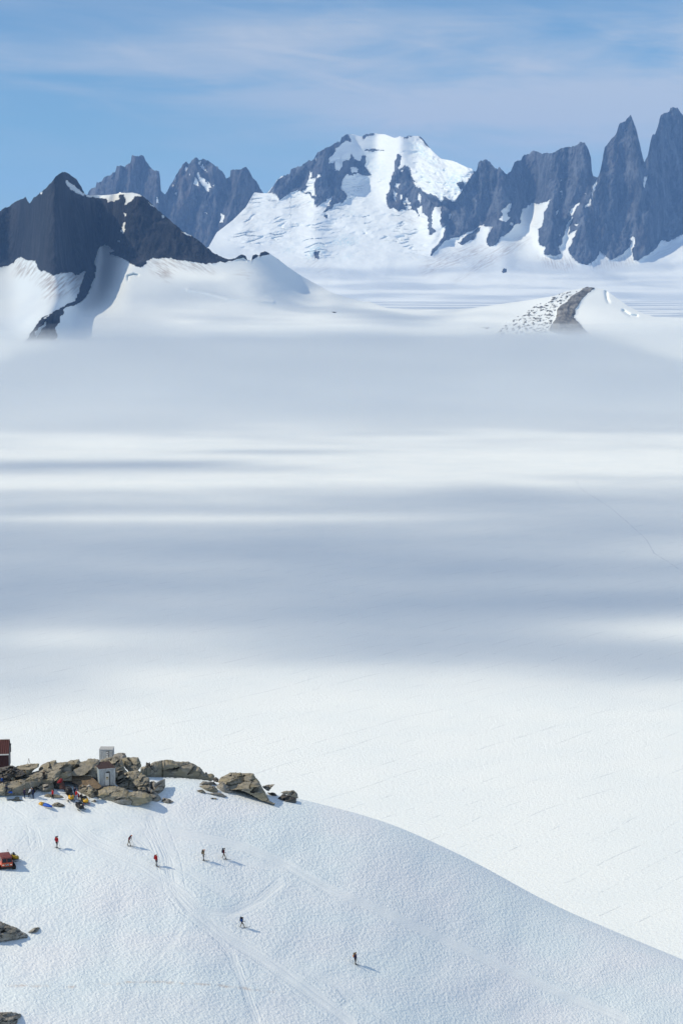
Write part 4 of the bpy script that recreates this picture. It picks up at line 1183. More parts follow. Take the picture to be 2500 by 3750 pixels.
M_GREYWOOD = simple_mat('weathered_siding', (0.42, 0.44, 0.45), 0.7, 0.16, 3.0, stretch=(4, 4, 0.5))
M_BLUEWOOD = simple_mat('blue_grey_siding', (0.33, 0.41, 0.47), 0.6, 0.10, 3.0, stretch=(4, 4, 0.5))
M_RUST = simple_mat('rusty_roof_metal', (0.042, 0.024, 0.021), 0.7, 0.25, 3.0, stretch=(1, 4, 1))
M_WHITEP = simple_mat('white_paint', (0.62, 0.62, 0.60), 0.6, 0.08, 6.0)
M_DARKP = simple_mat('dark_paint', (0.03, 0.033, 0.036), 0.5, 0.15)
M_BLACK = simple_mat('black_plastic', (0.012, 0.012, 0.014), 0.4, 0.15)
M_GLASS = simple_mat('dark_glass', (0.012, 0.016, 0.02), 0.08, 0.1, spec=0.6)
M_REDMETAL = simple_mat('dark_red_metal', (0.062, 0.018, 0.018), 0.6, 0.12, 2.0, stretch=(6, 1, 0.4))
M_REDWALL = simple_mat('red_wall_metal', (0.036, 0.010, 0.012), 0.6, 0.12, 2.0, stretch=(6, 1, 0.4))
M_GABLE = simple_mat('grey_gable', (0.10, 0.105, 0.11), 0.7, 0.1)
M_STONE = simple_mat('stone_footing', (0.30, 0.27, 0.24), 0.9, 0.3, 5.0)
M_YELLOW = simple_mat('yellow_plastic', (0.62, 0.35, 0.015), 0.35, 0.06, spec=0.5)
M_WOOD = simple_mat('grey_timber', (0.16, 0.12, 0.09), 0.8, 0.2, 6.0)
M_LETTER = simple_mat('sign_black', (0.015, 0.015, 0.015), 0.6, 0.05)

def place(px, py, D):
    return Vector(at_dist(np.array([float(px)]), np.array([float(py)]), np.array([float(D)]))[0])
def on_hill(px, py):
    return place(px, py, float(hill_depth(px, py)))

# ------------------------------------------------------------------ front shed
shed = empty('storage_shed', place(394, 2877, 306.5), R(20), 'small blue-grey shed with rusty roof and white door, nearest of the huts on the rocks', 'shed')
W, L, H = 2.45, 3.9, 2.72
def siding(bm, x0, x1, y, z0, z1, n):
    w_ = (x1 - x0) / n
    for i in range(n):
        box(bm, (x0 + i * w_ + 0.008, y - 0.03 - 0.012 * (i % 2), z0), (x0 + (i + 1) * w_ - 0.008, y + 0.05, z1 - 0.02 * ((i * 7) % 3)))
part('front_wall', shed, M_GREYWOOD, lambda bm: (siding(bm, -W / 2, -0.36, 0, 0, H, 7), siding(bm, 0.40, W / 2, 0, 0, H, 6), siding(bm, -0.36, 0.40, 0, 2.12, H, 6)))
def leftwall(bm):
    for i in range(16):
        y0 = 0.06 + i * (L - 0.06) / 16
        box(bm, (-W / 2 - 0.02 - 0.012 * (i % 2), y0 + 0.006, 0.0), (-W / 2 + 0.05, y0 + (L - 0.06) / 16 - 0.006, H + 0.02))
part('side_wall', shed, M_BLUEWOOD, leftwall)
def otherwalls(bm):
    box(bm, (W / 2 - 0.06, 0.06, 0), (W / 2, L, H)); box(bm, (-W / 2 + 0.055, L - 0.06, 0), (W / 2 - 0.065, L, H))
part('rear_wall', shed, M_GREYWOOD, otherwalls)
roof = part('roof', shed, M_RUST, lambda bm: corrugated(bm, (-W / 2 - 0.10, -0.16, H + 0.05), (W + 0.2, 0, 0), (0, L + 0.3, 0.12), 14, 0.025, (0, -0.03, 1)))
part('eave_trim', roof, M_GREYWOOD, lambda bm: box(bm, (-W / 2 - 0.10, -0.20, H - 0.08), (W / 2 + 0.10, -0.165, H + 0.07)))
part('base_board', shed, M_WHITEP, lambda bm: box(bm, (-W / 2 - 0.07, -0.02, -0.12), (-W / 2 - 0.035, L, 0.06)))
part('footing', shed, M_STONE, lambda bm: [box(bm, (-W / 2 - 0.16 + 0.02 * (i % 3), 0.05 + i * 0.42, -0.9), (-W / 2 + 0.2, 0.42 + i * 0.42, -0.125 - 0.05 * (i % 2)), 0.05) for i in range(9)] + [box(bm, (-W / 2 + i * 0.5 + 0.03, -0.05 - 0.04 * (i % 2), -0.8), (-W / 2 + i * 0.5 + 0.46, 0.5, -0.02 - 0.05 * (i % 2)), 0.05) for i in range(5)])
for sx in (-1, 1):
    part('corner_trim', shed, M_WHITEP if sx > 0 else M_BLUEWOOD, lambda bm: box(bm, (sx * W / 2 - 0.05, -0.06, 0.0), (sx * W / 2 + 0.05, -0.045, H - 0.09)))
part('door_frame', shed, M_DARKP, lambda bm: (box(bm, (-0.40, -0.05, 0), (-0.355, -0.02, 2.05)), box(bm, (0.30, -0.05, 0), (0.40, -0.02, 2.05)), box(bm, (-0.16, -0.055, 2.06), (0.42, -0.02, 2.28))))
door = part('door', shed, M_WHITEP, lambda bm: [box(bm, (-0.35 + i * 0.16, -0.03, 0.04), (-0.35 + i * 0.16 + 0.155, 0.03, 2.02)) for i in range(4)])
part('handle', door, M_DARKP, lambda bm: tube(bm, (0.24, -0.09, 0.95), (0.24, -0.09, 1.12), 0.015))
part('sign', door, M_YELLOW, lambda bm: (box(bm, (-0.19, -0.045, 1.02), (0.16, -0.034, 1.42))), label='yellow notice with black and white print on the shed door')
part('sign_print', door, M_LETTER, lambda bm: box(bm, (-0.16, -0.052, 1.28), (0.13, -0.046, 1.39)))
part('sign_print', door, M_LETTER, lambda bm: box(bm, (-0.12, -0.052, 1.06), (0.09, -0.046, 1.10)))
part('sign_panel', door, M_WHITEP, lambda bm: box(bm, (-0.15, -0.052, 1.14), (0.12, -0.046, 1.25)))

# ------------------------------------------------------------------ grey outhouse on the crest
out_h = empty('outhouse', place(389, 2791, 318), R(-2), 'grey outhouse with a round-windowed door high on the crest behind the shed', 'outhouse')
W2, L2, H2 = 2.15, 1.9, 2.05
part('front_wall', out_h, M_GREYWOOD, lambda bm: (siding(bm, -W2 / 2, 0.0, 0, 0, H2, 6), siding(bm, 0.50, W2 / 2, 0, 0, H2, 4), siding(bm, 0.0, 0.5, 0, 1.85, H2, 3)))
for sx in (-1, 1):
    part('side_wall', out_h, M_GREYWOOD, lambda bm: [box(bm, (sx * W2 / 2 - 0.03, 0.06 + i * 0.3, 0), (sx * W2 / 2 + 0.03, 0.06 + i * 0.3 + 0.29, H2)) for i in range(6)])
part('rear_wall', out_h, M_GREYWOOD, lambda bm: box(bm, (-W2 / 2 + 0.04, L2 - 0.05, 0), (W2 / 2 - 0.04, L2, H2)))
part('roof', out_h, M_GREYWOOD, lambda bm: corrugated(bm, (-W2 / 2 - 0.06, -0.08, H2 + 0.045), (W2 + 0.12, 0, 0), (0, L2 + 0.14, 0.05), 10, 0.02, (0, 0, 1)))
d2 = part('door', out_h, M_WHITEP, lambda bm: (box(bm, (0.03, -0.035, 0.15), (0.42, 0.02, 1.02)), box(bm, (0.03, -0.035, 1.10), (0.42, 0.02, 1.70))))
part('window', d2, M_GLASS, lambda bm: tube(bm, (0.225, -0.05, 1.44), (0.225, -0.036, 1.44), 0.10, seg=16))
part('door_frame', out_h, M_DARKP, lambda bm: (box(bm, (0.43, -0.05, 0.1), (0.50, -0.02, 1.8)), box(bm, (0.03, -0.03, 1.03), (0.42, 0.0, 1.09))))
part('vent', out_h, M_WHITEP, lambda bm: (tube(bm, (-0.62, -0.09, 1.82), (-0.62, -0.055, 1.82), 0.07, seg=12), box(bm, (-0.55, -0.06, 1.1), (-0.51, -0.045, 1.75))))

# ------------------------------------------------------------------ red cabin at the left edge
cab = empty('red_cabin', place(34, 2815, 316), R(6.2), 'dark red corrugated metal cabin cut off by the left edge of the photo', 'cabin')
WC, LC, HE, HR = 8.5, 5.2, 2.45, 4.15
part('front_wall', cab, M_REDWALL, lambda bm: corrugated(bm, (0.0, 0.0, -0.3), (-WC, 0, 0), (0, 0, HE + 0.3), 34, 0.035, (0, -1, 0)))
part('rear_wall', cab, M_REDWALL, lambda bm: corrugated(bm, (0.0, LC, -0.3), (-WC, 0, 0), (0, 0, HE + 0.3), 34, 0.035, (0, 1, 0)))
def gable(bm, x):
    for dx in (0, 0.06): pass
    v = [(0.05, -0.3), (LC - 0.05, -0.3), (LC - 0.05, HE), (LC / 2, HR - 0.08), (0.05, HE)]
    a = [bm.verts.new((x, y, z)) for y, z in v]; b = [bm.verts.new((x - 0.08, y, z)) for y, z in v]
    bm.faces.new(a); bm.faces.new(b[::-1])
    for i in range(5): bm.faces.new((a[i], a[(i + 1) % 5], b[(i + 1) % 5], b[i]))
part('gable_wall', cab, M_GABLE, lambda bm: gable(bm, -0.01))
part('gable_wall', cab, M_GABLE, lambda bm: gable(bm, -WC + 0.1))
sl_ = Vector((0, LC / 2 + 0.18, HR - HE + 0.12))
rf = part('roof', cab, M_REDMETAL, lambda bm: (corrugated(bm, (0.06, -0.18, HE + 0.0), (-WC - 0.12, 0, 0), tuple(sl_), 26, 0.05, (0, -0.55, 0.84)), corrugated(bm, (0.06, LC + 0.18, HE + 0.0), (-WC - 0.12, 0, 0), (0, -sl_.y, sl_.z), 26, 0.05, (0, 0.55, 0.84))))
part('ridge_cap', rf, M_WHITEP, lambda bm: box(bm, (-WC - 0.06, LC / 2 - 0.14, HR + 0.10), (0.08, LC / 2 + 0.14, HR + 0.16)))
part('gutter', rf, M_WHITEP, lambda bm: box(bm, (-WC - 0.06, -0.30, HE - 0.14), (0.02, -0.19, HE + 0.05), 0.02))
part('stovepipe', rf, M_DARKP, lambda bm: (tube(bm, (0.12, LC * 0.62, 2.0), (0.12, LC * 0.62, 3.2), 0.09), tube(bm, (0.12, LC * 0.62, 3.2), (0.12, LC * 0.62, 3.4), 0.13)))

# ------------------------------------------------------------------ survey tripod, slatted pallet, posts
tp = empty('tripod', place(107, 2797, 315), 0, 'thin dark survey tripod on the rocks right of the red cabin', 'tripod')
for a in (90, 210, 330):
    part('leg', tp, M_WOOD, lambda bm: tube(bm, (0.32 * math.cos(R(a)), 0.32 * math.sin(R(a)), 0.0), (0.03 * math.cos(R(a)), 0.03 * math.sin(R(a)), 0.72), 0.022, 0.02))
part('head', tp, M_DARKP, lambda bm: (tube(bm, (0, 0, 0.70), (0, 0, 0.82), 0.06), box(bm, (-0.05, -0.05, 0.82), (0.05, 0.05, 0.86))))
pal = empty('wooden_pallet', place(339, 2848, 309.5), R(10), 'grey slatted wooden rack standing against the rock left of the shed', 'pallet')
part('slats', pal, M_WOOD, lambda bm: [box(bm, (-0.42 + i * 0.17, -0.03, 0.45), (-0.42 + i * 0.17 + 0.09, 0.0, 1.35), 0, (-0.12, 0, 0)) for i in range(6)])
part('rail', pal, M_WOOD, lambda bm: box(bm, (-0.45, -0.02, 1.22), (0.55, 0.04, 1.32)))
part('rail', pal, M_WOOD, lambda bm: box(bm, (-0.45, -0.06, 0.5), (0.55, 0.0, 0.6)))
part('base', pal, M_BLACK, lambda bm: (box(bm, (-0.42, -0.35, 0.0), (0.55, 0.35, 0.32), 0.03), box(bm, (-0.42, -0.37, 0.36), (0.55, 0.35, 0.42))))
for i, (px, py, h_, D_, lab) in enumerate(((329, 2926, 0.95, None, 'short dark stake in the snow beside the rear of the right-hand yellow snowmobile'), (239, 2881, 0.95, None, 'thin dark ski stick upright in the snow right of the red tarp'))):
    st = empty('stake', on_hill(px, py), 0, lab, 'stake')
    part('shaft', st, M_DARKP, lambda bm: tube(bm, (0, 0, -0.1), (0.06, 0, h_), 0.035 if i == 0 else 0.02))
    part('grip', st, M_BLACK, lambda bm: tube(bm, (0.055, 0, h_ - 0.02), (0.07, 0, h_ + 0.14), 0.05 if i == 0 else 0.028))
# ================================================================== PEOPLE
def cloth(name, col, var=0.12): return simple_mat(name, col, 0.85, var, 14.0, spec=0.15)
M_SKIN = simple_mat('skin', (0.42, 0.25, 0.17), 0.55, 0.06)
M_BOOT = cloth('boot_leather', (0.025, 0.022, 0.02))
M_GLOVE = cloth('glove_cloth', (0.02, 0.02, 0.022))
CLOTH = {k: cloth(k + '_cloth', v) for k, v in dict(
    red=(0.42, 0.02, 0.025), dark_red=(0.20, 0.018, 0.03), navy=(0.012, 0.02, 0.055), blue=(0.03, 0.10, 0.34), black=(0.012, 0.012, 0.015), charcoal=(0.03, 0.03, 0.035),
    tan=(0.28, 0.23, 0.16), khaki=(0.14, 0.12, 0.085), white=(0.62, 0.60, 0.56), purple=(0.05, 0.035, 0.075), brown=(0.09, 0.05, 0.03), orange=(0.55, 0.22, 0.04), maroon=(0.12, 0.02, 0.028),
    grey=(0.16, 0.16, 0.17), slate=(0.05, 0.065, 0.085), coral=(0.50, 0.16, 0.09), pale=(0.45, 0.50, 0.60)).items()}

class Fig:
    pending = []
    def __init__(s, foot, head_dir, label, jacket, pants, group, stride=0.12, lean=0.05, arms=('down', 'down'), hat='black', boots=None, crouch=0.0, scale=1.0, sit=False, headbend=0.0, gait=None):
        s.root = None
        L = []   # verts, edges(label), radii
        V = []; E = []; Rr = []; Z = []
        def v(p, r, par=None, zone='torso'):
            V.append(Vector(p)); Rr.append(r if isinstance(r, tuple) else (r, r))
            if par is not None: E.append((par, len(V) - 1)); Z.append(zone)
            return len(V) - 1
        c, sn = math.cos(lean), math.sin(lean)
        ph = 0.93 - crouch
        if sit: ph = 0.50
        pel = Vector((0, -0.02 - crouch * 0.3, ph))
        def up(x, y, z):    # torso frame leaning forward about the pelvis
            return pel + Vector((x, y * c + z * sn, -y * sn + z * c))
        p0 = v(pel, (0.155, 0.115))
        s1 = v(up(0, 0.01, 0.17), (0.145, 0.10), p0); s2 = v(up(0, 0.0, 0.34), (0.165, 0.115), s1); s3 = v(up(0, 0, 0.46), (0.125, 0.085), s2)
        nk = v(up(0, 0.015, 0.555), 0.052, s3, 'head')
        hb = headbend
        hd = lambda y, z: up(0, 0.03 + y * math.cos(hb) + z * math.sin(hb), 0.60 - y * math.sin(hb) + z * math.cos(hb))
        h1 = v(hd(0.02, 0.03), (0.068, 0.075), nk, 'head'); h2 = v(hd(0.015, 0.11), (0.076, 0.095), h1, 'head'); h3 = v(hd(0.0, 0.185), (0.066, 0.078), h2, 'head')
        nz = v(hd(0.115, 0.085), 0.014, h2, 'head')
        s.head = (hd(0.0, 0.15), hd(0.0, 0.25), hd(0.10, 0.125))
        for sx, arm in zip((-1, 1), arms):
            sh = v(up(sx * 0.165, 0, 0.44), 0.068, s3)
            P = {'down': ((sx * 0.235, -0.03, 0.19), (sx * 0.24, 0.05, -0.06)),
                 'pole': ((sx * 0.25, -0.03, 0.20), (sx * 0.25, 0.25, 0.20)),
                 'front': ((sx * 0.24, 0.06, 0.20), (sx * 0.12, 0.28, 0.14)),
                 'back': ((sx * 0.24, -0.16, 0.21), (sx * 0.27, -0.26, 0.0)),
                 'hip': ((sx * 0.31, -0.10, 0.22), (sx * 0.17, 0.02, 0.05))}[arm]
            el = v(up(*P[0]), 0.048, sh); wr = v(up(*P[1]), 0.032, el)
            d = (V[wr] - V[el]).normalized(); side = d.cross(Vector((0, 0, 1)))
            side = side.normalized() if side.length > 0.2 else Vector((1, 0, 0))
            curl = d.cross(side) * (1 if d.cross(side).z < 0 else -1)
            pm = v(V[wr] + d * 0.075, (0.026, 0.042), wr, 'hand')
            for q, (o_, ln) in enumerate(((-0.032, 0.040), (-0.011, 0.048), (0.011, 0.045), (0.031, 0.036))):
                k = v(V[pm] + d * 0.035 + side * o_, 0.0095, pm, 'hand')
                v(V[k] + d * ln * 0.55 + curl * ln * 0.6, 0.0085, k, 'hand')
            tb = v(V[wr] + d * 0.035 + side * 0.045 * sx, 0.011, wr, 'hand')
            v(V[tb] + d * 0.035 + curl * 0.02, 0.0095, tb, 'hand')
            if sx == 1: s.rh = V[pm] + d * 0.03
            else: s.lh = V[pm] + d * 0.03
        s.feet = []
        for sx in (-1, 1):
            st = stride * sx if gait is None else gait[0 if sx < 0 else 1]
            hp = v(pel + Vector((sx * 0.085, 0, -0.06)), 0.098, p0, 'leg')
            if sit:
                kn = v((sx * 0.13, 0.40, 0.50), 0.068, hp, 'leg'); an = v((sx * 0.13, 0.42, 0.09), 0.046, kn, 'leg'); tx = 0.42
            else:
                ax = Vector((sx * 0.10, st, 0.09)); mid = (V[hp] + ax) / 2 + Vector((0, 0.03 + 0.12 * abs(st) * (1 if st > 0 else 0.4) + crouch * 0.9, 0.02))
                kn = v(mid, 0.066, hp, 'leg'); an = v(ax, 0.046, kn, 'leg'); tx = st
            v((V[an].x, tx - 0.05, 0.045), 0.040, an, 'foot'); v((V[an].x, tx + 0.15, 0.035), (0.043, 0.033), an, 'foot')
            s.feet.append((V[an].x, tx))
        s.V, s.E, s.R, s.Z = [q * scale for q in V], E, [(a * scale, b * scale) for a, b in Rr], Z
        s.scale = scale
        s.mats = [M_SKIN, CLOTH[jacket], M_GLOVE, CLOTH[pants], CLOTH[boots] if boots else M_BOOT]
        s.hat = hat
        s.root = empty('person', foot, math.atan2(-head_dir[0], head_dir[1]), label, 'person', group)
        me = bpy.data.meshes.new('skeleton')
        me.from_pydata([tuple(q) for q in s.V], E, [])
        s.tmp = bpy.data.objects.new('skeleton', me)
        COL.objects.link(s.tmp)
        s.tmp.modifiers.new('skin', 'SKIN').use_smooth_shade = True
        sv = me.skin_vertices[0].data
        for i, r_ in enumerate(s.R):
            sv[i].radius = r_; sv[i].use_root = (i == 0)
        sub = s.tmp.modifiers.new('sub', 'SUBSURF'); sub.levels = 1; sub.render_levels = 1
        Fig.pending.append(s)
    def world(s, p):
        return s.root.matrix_basis @ (Vector(p) * s.scale)
    def finish(s, dg):
        me = bpy.data.meshes.new_from_object(s.tmp.evaluated_get(dg))
        me.name = 'body'
        n = len(me.polygons)
        cen = np.zeros(n * 3); me.polygons.foreach_get('center', cen); cen = cen.reshape(-1, 3)
        A = np.array([s.V[a] for a, b in s.E]); B = np.array([s.V[b] for a, b in s.E])
        d = B - A; t = np.clip(((cen[:, None] - A) * d).sum(-1) / (d * d).sum(-1), 0, 1)
        dist = np.linalg.norm(cen[:, None] - A - d * t[..., None], axis=-1)
        rad = np.array([max(s.R[b]) for a, b in s.E])
        zi = {'head': 0, 'torso': 1, 'hand': 2, 'leg': 3, 'foot': 4}
        zone = np.array([zi[z] for z in s.Z])[(dist / rad).argmin(1)]
        me.materials.clear()
        for m_ in s.mats: me.materials.append(m_)
        me.polygons.foreach_set('material_index', zone.astype(np.int32))
        me.polygons.foreach_set('use_smooth', np.ones(n, bool))
        o = bpy.data.objects.new('body', me); COL.objects.link(o); o.parent = s.root
        old = s.tmp.data
        bpy.data.objects.remove(s.tmp); bpy.data.meshes.remove(old)
        a, b, e = s.head
        def hat(bm):
            M = Matrix.Translation(a * s.scale) @ (b - a).to_track_quat('Z', 'Y').to_matrix().to_4x4()
            r = bmesh.ops.create_uvsphere(bm, u_segments=12, v_segments=8, radius=0.112 * s.scale, matrix=M)
            cut = a * s.scale - (b - a).normalized() * 0.012
            bmesh.ops.bisect_plane(bm, geom=bm.verts[:] + bm.edges[:] + bm.faces[:], plane_co=cut, plane_no=(b - a).normalized(), clear_inner=True)
        part('hat', s.root, CLOTH[s.hat], hat, True)
        def shades(bm):
            M = Matrix.Translation(e * s.scale) @ (b - a).to_track_quat('Z', 'Y').to_matrix().to_4x4()
            r = bmesh.ops.create_uvsphere(bm, u_segments=10, v_segments=6, radius=1.0, matrix=M @ Matrix.Diagonal((0.07 * s.scale, 0.025 * s.scale, 0.02 * s.scale, 1)))
        part('sunglasses', s.root, M_BLACK, shades, True)

def backpack(f, label, col, col2, h=0.62, lean=0.05, extra=None, sit=False):
    pk = empty('backpack', f.root.location + Vector((0, 0, 0)), f.root.rotation_euler.z, label, 'backpack')
    c, sn = math.cos(lean), math.sin(lean)
    pel = Vector((0, -0.02, 0.93))
    pk.location = f.root.matrix_basis @ (pel + Vector((0, 0.40 * sn - 0.105, 0.0)) * 1.0)
    pk.rotation_euler = (-lean, 0, f.root.rotation_euler.z)
    hh = h
    part('pack_body', pk, CLOTH[col], lambda bm: loft(bm, [(0.04, 0, -0.13, 0.11, 0.09, 3), (0.10, 0, -0.15, 0.16, 0.12, 3.2), (hh * 0.55, 0, -0.17, 0.18, 0.14, 3.2), (hh * 0.9, 0, -0.16, 0.17, 0.13, 3), (hh, 0, -0.15, 0.13, 0.10, 2.6)], 14, 2), True)
    part('pack_lid', pk, CLOTH[col2], lambda bm: loft(bm, [(hh + 0.0, 0, -0.15, 0.15, 0.12, 3), (hh + 0.03, 0, -0.15, 0.175, 0.14, 3), (hh + 0.10, 0, -0.15, 0.16, 0.125, 2.6), (hh + 0.13, 0, -0.15, 0.10, 0.08, 2.4)], 12, 2), True)
    for sx in (-1, 1):
        part('pocket', pk, CLOTH[col2 if extra is None else extra], lambda bm: loft(bm, [(0.12, sx * 0.185, -0.16, 0.03, 0.07, 3), (0.2, sx * 0.20, -0.16, 0.045, 0.09, 3), (0.42, sx * 0.20, -0.16, 0.04, 0.08, 3), (0.46, sx * 0.185, -0.16, 0.02, 0.05, 3)], 10, 2), True)
        part('strap', pk, CLOTH['black'], lambda bm: (tube(bm, (sx * 0.12, -0.02, hh * 0.8), (sx * 0.13, 0.10, hh * 0.86), 0.022), tube(bm, (sx * 0.13, 0.10, hh * 0.86), (sx * 0.14, 0.135, hh * 0.5), 0.022)))
    return pk

def skis(f, who, ang=0.0, length=1.75, col='black', poles=True, polesdir=(0.10, 0.30)):
    g = 'skis of the ' + who
    for fx, fy in f.feet:
        sk = empty('ski', f.root.matrix_basis @ Vector((fx, fy, 0)), f.root.rotation_euler.z + ang, 'thin touring ski under the boot of the ' + who, 'ski', g)
        z = -0.005
        def body(bm):
            secs = [(-0.80, 0, z + 0.03, 0.035, 0.006, 3), (-0.70, 0, z, 0.045, 0.008, 3), (0.0, 0, z + 0.012, 0.040, 0.014, 3), (0.75, 0, z, 0.046, 0.008, 3), (0.90, 0, z + 0.05, 0.038, 0.006, 3), (0.98, 0, z + 0.13, 0.012, 0.005, 3)]
            loft(bm, secs, 8, 1)
        b = part('ski_body', sk, CLOTH[col], body, True)
        part('binding', sk, M_BLACK, lambda bm: box(bm, (-0.035, -0.12, 0.005), (0.035, 0.14, 0.04), 0.01))
    if not poles: return
    for hnd, sx in ((f.lh, -1), (f.rh, 1)):
        top = f.world(hnd) + Vector((0, 0, 0.02))
        dirv_ = f.root.matrix_basis.to_3x3() @ Vector((sx * polesdir[0], polesdir[1], 0))
        foot = top + dirv_; foot.z = f.root.location.z - 0.02
        po = empty('ski_pole', foot, 0, 'thin ski pole held by the ' + who, 'ski pole', 'poles of the ' + who)
        t = top - foot
        part('shaft', po, M_BLACK, lambda bm: tube(bm, (0, 0, 0), tuple(t), 0.011, 0.013, 6))
        part('grip', po, M_BLACK, lambda bm: tube(bm, tuple(t - t.normalized() * 0.05), tuple(t + t.normalized() * 0.10), 0.02, 0.018, 8))
        part('basket', po, M_BLACK, lambda bm: tube(bm, tuple(t.normalized() * 0.08), tuple(t.normalized() * 0.09), 0.05, 0.05, 10))

GS = 'skiers crossing the snow slope'
f1 = Fig(on_hill(210, 3104), (0.72, -0.69), 'skier in red jacket under a navy-topped pack, farthest left of the skiers on the slope', 'red', 'charcoal', GS, 0.14, 0.10, ('down', 'down'), 'navy', scale=1.02)
backpack(f1, 'red backpack with navy roll on top, worn by the leftmost skier', 'red', 'navy', 0.60, 0.10)
skis(f1, 'skier farthest left in red jacket')
f2 = Fig(on_hill(473, 3098), (0.98, -0.15), 'skier bent forward in khaki trousers and coral cap, with a dark pack', 'maroon', 'khaki', GS, 0.26, 0.55, ('pole', 'pole'), 'coral', scale=1.04)
backpack(f2, 'navy backpack with maroon pockets on the skier who bends forward', 'navy', 'navy', 0.58, 0.55, 'maroon')
skis(f2, 'bent skier in khaki trousers')
f3 = Fig(on_hill(573, 3171), (0.80, -0.60), 'skier with white cap, red jacket and black trousers, one pole planted in front', 'red', 'black', GS, 0.14, 0.08, ('down', 'pole'), 'white', scale=1.06)
backpack(f3, 'maroon backpack on the white-capped skier', 'maroon', 'dark_red', 0.60, 0.08)
skis(f3, 'white-capped skier in red jacket', col='brown')
f4 = Fig(on_hill(746, 3151), (0.97, -0.25), 'skier in tan shirt and black trousers leaning on both poles, left of the pair', 'tan', 'black', GS, 0.05, 0.14, ('back', 'pole'), 'coral', scale=0.98)
backpack(f4, 'charcoal backpack on the tan-shirted skier', 'charcoal', 'khaki', 0.60, 0.14)
skis(f4, 'tan-shirted skier')
f5 = Fig(on_hill(820, 3146), (0.97, -0.1), 'striding skier in maroon jacket and khaki trousers, right of the pair', 'maroon', 'khaki', GS, 0.30, 0.12, ('down', 'pole'), 'slate', scale=1.0)
backpack(f5, 'slate blue backpack with a stick up its side, on the striding skier of the pair', 'slate', 'navy', 0.64, 0.12)
skis(f5, 'striding skier in maroon jacket')
f6 = Fig(on_hill(887, 3398), (0.85, 0.5), 'skier with legs wide apart, khaki shorts and black-blue pack, alone in mid slope', 'navy', 'khaki', GS, 0.36, 0.10, ('down', 'pole'), 'black', scale=0.92)
backpack(f6, 'black backpack with blue panel on the lone skier in mid slope', 'navy', 'black', 0.62, 0.10, 'blue')
skis(f6, 'lone skier in mid slope')
f7 = Fig(on_hill(1301, 3531), (0.75, -0.66), 'lowest and rightmost skier, dark purple jacket and black trousers, orange-sided pack', 'purple', 'black', GS, 0.06, 0.06, ('down', 'down'), 'khaki', scale=1.05)
backpack(f7, 'khaki backpack with orange sides on the rightmost skier', 'khaki', 'khaki', 0.66, 0.06, 'orange')
skis(f7, 'rightmost skier in dark purple')

GC = 'people standing about the camp'
def on_rock(px, py, D): return place(px, py, D)
DH = lambda px, py, d=0.0: float(hill_depth(px, py)) + d
c1 = Fig(on_rock(24, 2913, DH(24, 2913, -1.3)), (0.1, -1), 'person in dark navy with head bowed, standing at the left edge of the rocks', 'navy', 'charcoal', GC, 0.03, 0.12, ('front', 'front'), 'navy', headbend=0.7, scale=0.96)
c2 = Fig(on_hill(91, 2923), (0.8, -0.5), 'person in purple-grey jacket and dark trousers facing the bending pair', 'purple', 'navy', GC, 0.08, 0.05, ('down', 'down'), 'black', scale=0.94)
c3 = Fig(on_hill(108, 2921), (0.5, 0.6), 'person bent over in pale blue top, behind the navy-clad one', 'pale', 'charcoal', GC, 0.10, 0.75, ('front', 'front'), 'white', scale=0.96)
c4 = Fig(on_hill(122, 2926), (-0.4, -0.8), 'tall person in navy jacket and brown gaiters next to the bending one', 'navy', 'navy', GC, 0.06, 0.14, ('front', 'front'), 'navy', 'brown', scale=1.06)
backpack(c4, 'dark green-black pack on the tall navy-clad person', 'charcoal', 'black', 0.60, 0.14)
c5 = Fig(on_hill(194, 2926), (-0.7, -0.6), 'person in bright red jacket and black trousers, standing alone by a flat stone', 'red', 'black', GC, 0.07, 0.06, ('down', 'down'), 'charcoal', scale=0.94)
c6 = Fig(on_rock(162, 2857, 302.5), (0.3, -0.9), 'person all in black standing up on the rocks', 'black', 'black', GC, 0.05, 0.05, ('down', 'down'), 'black', scale=0.88)
c7 = Fig(on_rock(7, 2871, 300.5), (0.9, -0.4), 'person in blue jacket sitting on the rubble below the red cabin', 'blue', 'navy', GC, 0.05, 0.2, ('front', 'front'), 'black', sit=True, scale=0.95)
c9 = Fig(on_hill(275, 2919), (0.3, -0.9), 'person in dark navy standing behind the snowmobiles', 'navy', 'black', GC, 0.05, 0.05, ('down', 'front'), 'black', scale=0.98)
c10 = Fig(on_hill(280, 2930), (0.4, 0.8), 'person in red top and pale trousers between the two yellow snowmobiles', 'red', 'pale', GC, 0.08, 0.30, ('front', 'front'), 'dark_red', scale=0.92)
c11 = Fig(on_hill(290, 2933), (-0.6, -0.7), 'person in dark red jacket and black trousers beside the right-hand yellow snowmobile', 'dark_red', 'black', GC, 0.08, 0.25, ('front', 'down'), 'white', scale=0.80)
c12 = Fig(on_hill(298, 2930), (0.3, -0.9), 'person in black sitting low behind the right-hand yellow snowmobile', 'black', 'navy', GC, 0.05, 0.2, ('front', 'front'), 'black', sit=True, scale=0.92)
bpy.context.view_layer.update()
dg = bpy.context.evaluated_depsgraph_get()
for f in Fig.pending: f.finish(dg)

